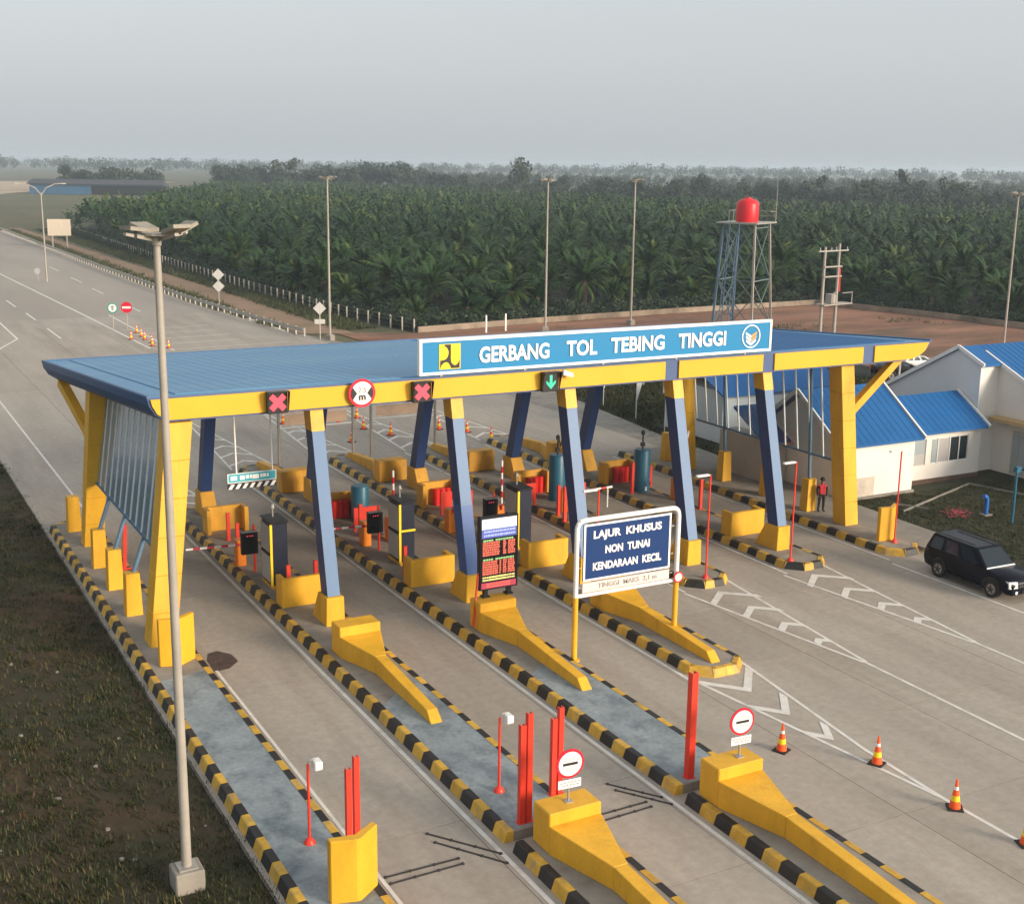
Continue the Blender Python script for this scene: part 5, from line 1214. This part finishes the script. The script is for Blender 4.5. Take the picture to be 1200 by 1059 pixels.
# broadleaf trees along the horizon
def tree_crown(seed, w=5.0, h=7.5, nl=9, nq=46):
    r = np.random.default_rng(seed); V = []; F = []; T = []
    for k in range(nl):
        a = r.uniform(0, 6.28); rr = w*.62*math.sqrt(r.random()); c = np.array([rr*math.cos(a), rr*math.sin(a), h*(.25+.6*r.random())*(1-.25*rr/w)]); R_ = w*r.uniform(.28, .5); tn = r.normal(.35, .1)
        for q in range(nq):
            u = r.normal(size=3); u /= np.linalg.norm(u); p = c+u*R_*np.array([1, 1, .8])*r.uniform(.75, 1.08); s = w*r.uniform(.07, .14)
            a1 = r.normal(size=3); a1 -= a1@u*u*.6; a1 /= np.linalg.norm(a1); a2 = np.cross(u, a1); o = len(V)
            V += [p+a1*s, p-a1*s*.5+a2*s*.9, p-a1*s*.5-a2*s*.9]; F.append((o, o+1, o+2)); T.append(tn+r.normal(0, .08)+.12*u[2])
    return np.array(V), np.array(F), np.array(T)
TC = [tree_crown(80+i, 5+.5*(i % 3), 8+1.1*(i % 4)) for i in range(5)]
tcm = [npmesh('crown', *TC[i][:2], m_leaf, TC[i][2]) for i in range(5)]
tr_m = MB().tube((0, 0, -.3), (.1, 0, 4), .35, .22, 7).tube((.1, 0, 3.6), (1.4, .5, 6), .15, .08, 6).tube((.1, 0, 3.4), (-1.2, -.6, 6), .15, .08, 6).mesh('trunk', m_bark, smooth=True)
def tree(x, y, s, v, label, grp, sz=1.0):
    t = thing('tree', label, 'tree', (x, y, -.1), random.uniform(0, 6.28), grp); t.scale = (s, s, s*sz); link('trunk', tr_m, t); link('crown', tcm[v % 5], t, (0, 0, 2.6))
for i in range(46):
    x, y = atpx(258+random.uniform(0, 270)**1.0, random.uniform(700, 750)); tree(x, y, random.uniform(1.05, 1.5), i, 'broad dark tree in the tall tree line beyond the left part of the plantation', 'tall tree line beyond the plantation')
for i in range(22):
    x, y = atpx(92+random.uniform(0, 108), random.uniform(670, 740)); tree(x, y, random.uniform(.85, 1.2), i, 'dark tree in the grove behind the long blue shed', 'grove behind the blue shed')
for i in range(190):
    px = 500+random.uniform(0, 740); De = np.interp(px, [500, 600, 700, 840, 1000, 1240], [640, 560, 505, 475, 460, 440])
    x, y = atpx(px, De+random.uniform(5, 75)); tree(x, y, random.choice((random.uniform(.6, .9), random.uniform(.8, 1.12))), i, 'hazy tree in the row beyond the far edge of the plantation', 'tree row beyond the plantation')
x, y = atpx(607, 590); tree(x, y, 1.15, 2, 'single tall tree rising above the tree line near the centre of the horizon', 'lone tall trees', 1.5)
x, y = atpx(1030, 520); tree(x, y, 1.1, 3, 'rounded tree standing above the tree line right of the water tower', 'lone tall trees', 1.2)
pts = np.array([(*atpx(px_, rng.uniform(620, 1300) if px_ > 560 else rng.uniform(780, 1300)), -.1) for px_ in rng.uniform(262, 1290, 1100)])
pts = pts[np.hypot(pts[:, 0], pts[:, 1]) > 600]
scatter('far_woodland', [tree_crown(200+i, 5.5, 9, 5, 22) for i in range(4)], pts, m_leaf, .75, 1.2, 1.0)
pts = np.array([(*atpx(rng.uniform(-60, 1260), rng.uniform(1500, 3000)), -.1) for _ in range(900)])
scatter('far_woodland', [tree_crown(300+i, 7, 9, 4, 16) for i in range(3)], pts, m_leaf, 1.2, 2.2, 1.5)
# long shed behind the field
x, y = atpx(130, 640)
t = thing('long_shed', 'long low shed with dark roof and blue side walls on the far left field', 'shed', (x, y, 0), R(-27))
MB().box(-31, 31, 0, 10, 0, 4.5).obj('wall', M('shed_blue_wall', (.04, .11, .20), .6, .1, .1), t); MB().box(-2, 31.02, -.05, 10.05, 0, 4.0).obj('open_bay', m_black, t); MB().hexa([(-32, -1, 4.5), (32, -1, 4.5), (32, 11, 4.5), (-32, 11, 4.5)], [(-32, -1, 5.0), (32, -1, 5.0), (31, 5, 7.0), (-31, 5, 7.0)]).obj('roof', M('shed_dark_roof', (.05, .05, .06), .6), t)
# roadside scrub and grass tufts
def tuft(seed, n=9, h=.28, w=.02, sp=.13):
    r = np.random.default_rng(seed); V = []; F = []; T = []
    for i in range(n):
        a = r.uniform(0, 6.28); b0 = np.array([r.normal(0, sp), r.normal(0, sp), 0]); hh = h*r.uniform(.5, 1.2); ln = r.uniform(.2, .9)*hh
        d = np.array([math.cos(a), math.sin(a), 0]); s = np.array([-d[1], d[0], 0])*w; o = len(V)
        V += [b0-s, b0+s, b0+d*ln+np.array([0, 0, hh])]; F.append((o, o+1, o+2)); T.append(np.clip(r.normal(.32, .2), 0, 1))
    return np.array(V), np.array(F), np.array(T)
tf = [tuft(i, 10, .16, .022, .16) for i in range(6)]
P = np.stack([rng.uniform(-14, 7.95, 26000), 16+rng.uniform(0, 1, 26000)**1.4*57, np.full(26000, -.06)], 1); P = P[inview(P, 1.25)]
den = np.sin(P[:, 0]*.9+1.3*np.sin(P[:, 1]*.35))+np.sin(P[:, 1]*.7+P[:, 0]*.3)+rng.normal(0, .7, len(P)); P = P[(den > -.7) | (rng.random(len(P)) < .35)]
scatter('grass', tf, P, m_blade, .45, 1.05, tj=.16)
P = np.stack([rng.uniform(44.2, 62, 9000), rng.uniform(33, 53, 9000), np.full(9000, -.045)], 1)
P = P[(P[:, 1] < 46.2) & ((P[:, 0] > 44.6) | (P[:, 1] < 44)) & ~((P[:, 0] > 57) & (P[:, 1] > 38))]
scatter('lawn_grass', tf, P, m_blade, .4, .8, tj=.1)
P = np.stack([rng.uniform(45.5, 74, 9000), rng.uniform(57, 87, 9000), np.full(9000, -.05)], 1); P = P[(P[:, 0] > 45.5+(P[:, 1]-57)*.1) & ~((P[:, 0] > 47) & (P[:, 0] < 57) & (P[:, 1] > 59) & (P[:, 1] < 67))]
scatter('embankment_grass', tf, P, m_blade, .9, 1.8, tj=.1)
P = np.concatenate([np.stack([rng.uniform(46.0, 49.4, 4500), rng.uniform(120, 320, 4500), np.full(4500, -.07)], 1), np.stack([rng.uniform(39.9, 41.2, 700), rng.uniform(124, 320, 700), np.full(700, -.07)], 1)])
scatter('roadside_scrub', tf, P, m_scrub, 1.6, 3.2, tj=.15)
edge = [(49.8, 300), (49.7, 203), (50.3, 133), (52.4, 116.6), (68, 118.2), (85, 120), (109.6, 121.2), (114.2, 104), (115.2, 92), (120, 75)]
P = []
for a, b_ in zip(edge[:-1], edge[1:]):
    a, b_ = Vector(a), Vector(b_); n_ = Vector((b_.y-a.y, -(b_.x-a.x))).normalized()*-1
    if n_.dot(Vector((100, 200))-a) < 0 and a.x < 100: n_ = -n_
    for _ in range(int((b_-a).length*13)):
        q = a.lerp(b_, random.random())+n_*abs(random.gauss(1.4, 3.4)); P.append((q.x, q.y, -.08))
P = np.array(P)
scatter('plantation_undergrowth', [tree_crown(500+i, .9, 1.0, 3, 14) for i in range(3)], P, m_leaf, .6, 1.9)
P = np.stack([rng.uniform(88, 122, 2600), rng.uniform(58, 100, 2600), np.full(2600, -.055)], 1); P = P[(P[:, 1] < 62+(P[:, 0]-88)*.7) & (np.sin(P[:, 0]*.5)+np.sin(P[:, 1]*.43+P[:, 0]*.2)+rng.normal(0, .5, len(P)) > .2)]
scatter('lot_scrub', tf, P, m_scrub, 1.5, 3.5, tj=.15)
P = np.stack([rng.uniform(54, 110, 500), rng.uniform(96, 118, 500), np.full(500, -.055)], 1); P = P[(np.sin(P[:, 0]*.3)+np.sin(P[:, 1]*.5) > .6) & (P[:, 1] < 113)]
scatter('lot_scrub', tf, P, m_scrub, 1.2, 2.6, tj=.15)
# stones and litter in the verge
mb = MB(); rr = random.Random(9)
for i in range(70):
    x, y, s = rr.uniform(-4, 7.7), rr.uniform(18, 50), rr.uniform(.03, .09); mb.lathe([(s, -.02), (s*.9, s*.5), (s*.3, s*.8)], 6, 0, (x, y))
o = mb.obj('stones', m_ped); o.location = (0, 0, -.06); o['kind'] = 'stuff'

# ------------------------------------------------------------------ haze
hz = MB().box(-4100, 4100, -4100, 4100, -1.2, 27).obj('haze', [])
hz['kind'] = 'stuff'
mt = bpy.data.materials.new('haze_air'); mt.use_nodes = True; tt = mt.node_tree; tt.nodes.clear()
oo = tt.nodes.new('ShaderNodeOutputMaterial'); pv = tt.nodes.new('ShaderNodeVolumePrincipled'); pv.inputs['Color'].default_value = (.74, .87, 1.0, 1); pv.inputs['Density'].default_value = .00030; pv.inputs['Anisotropy'].default_value = .2
tt.links.new(pv.outputs[0], oo.inputs['Volume']); hz.data.materials.clear(); hz.data.materials.append(mt)
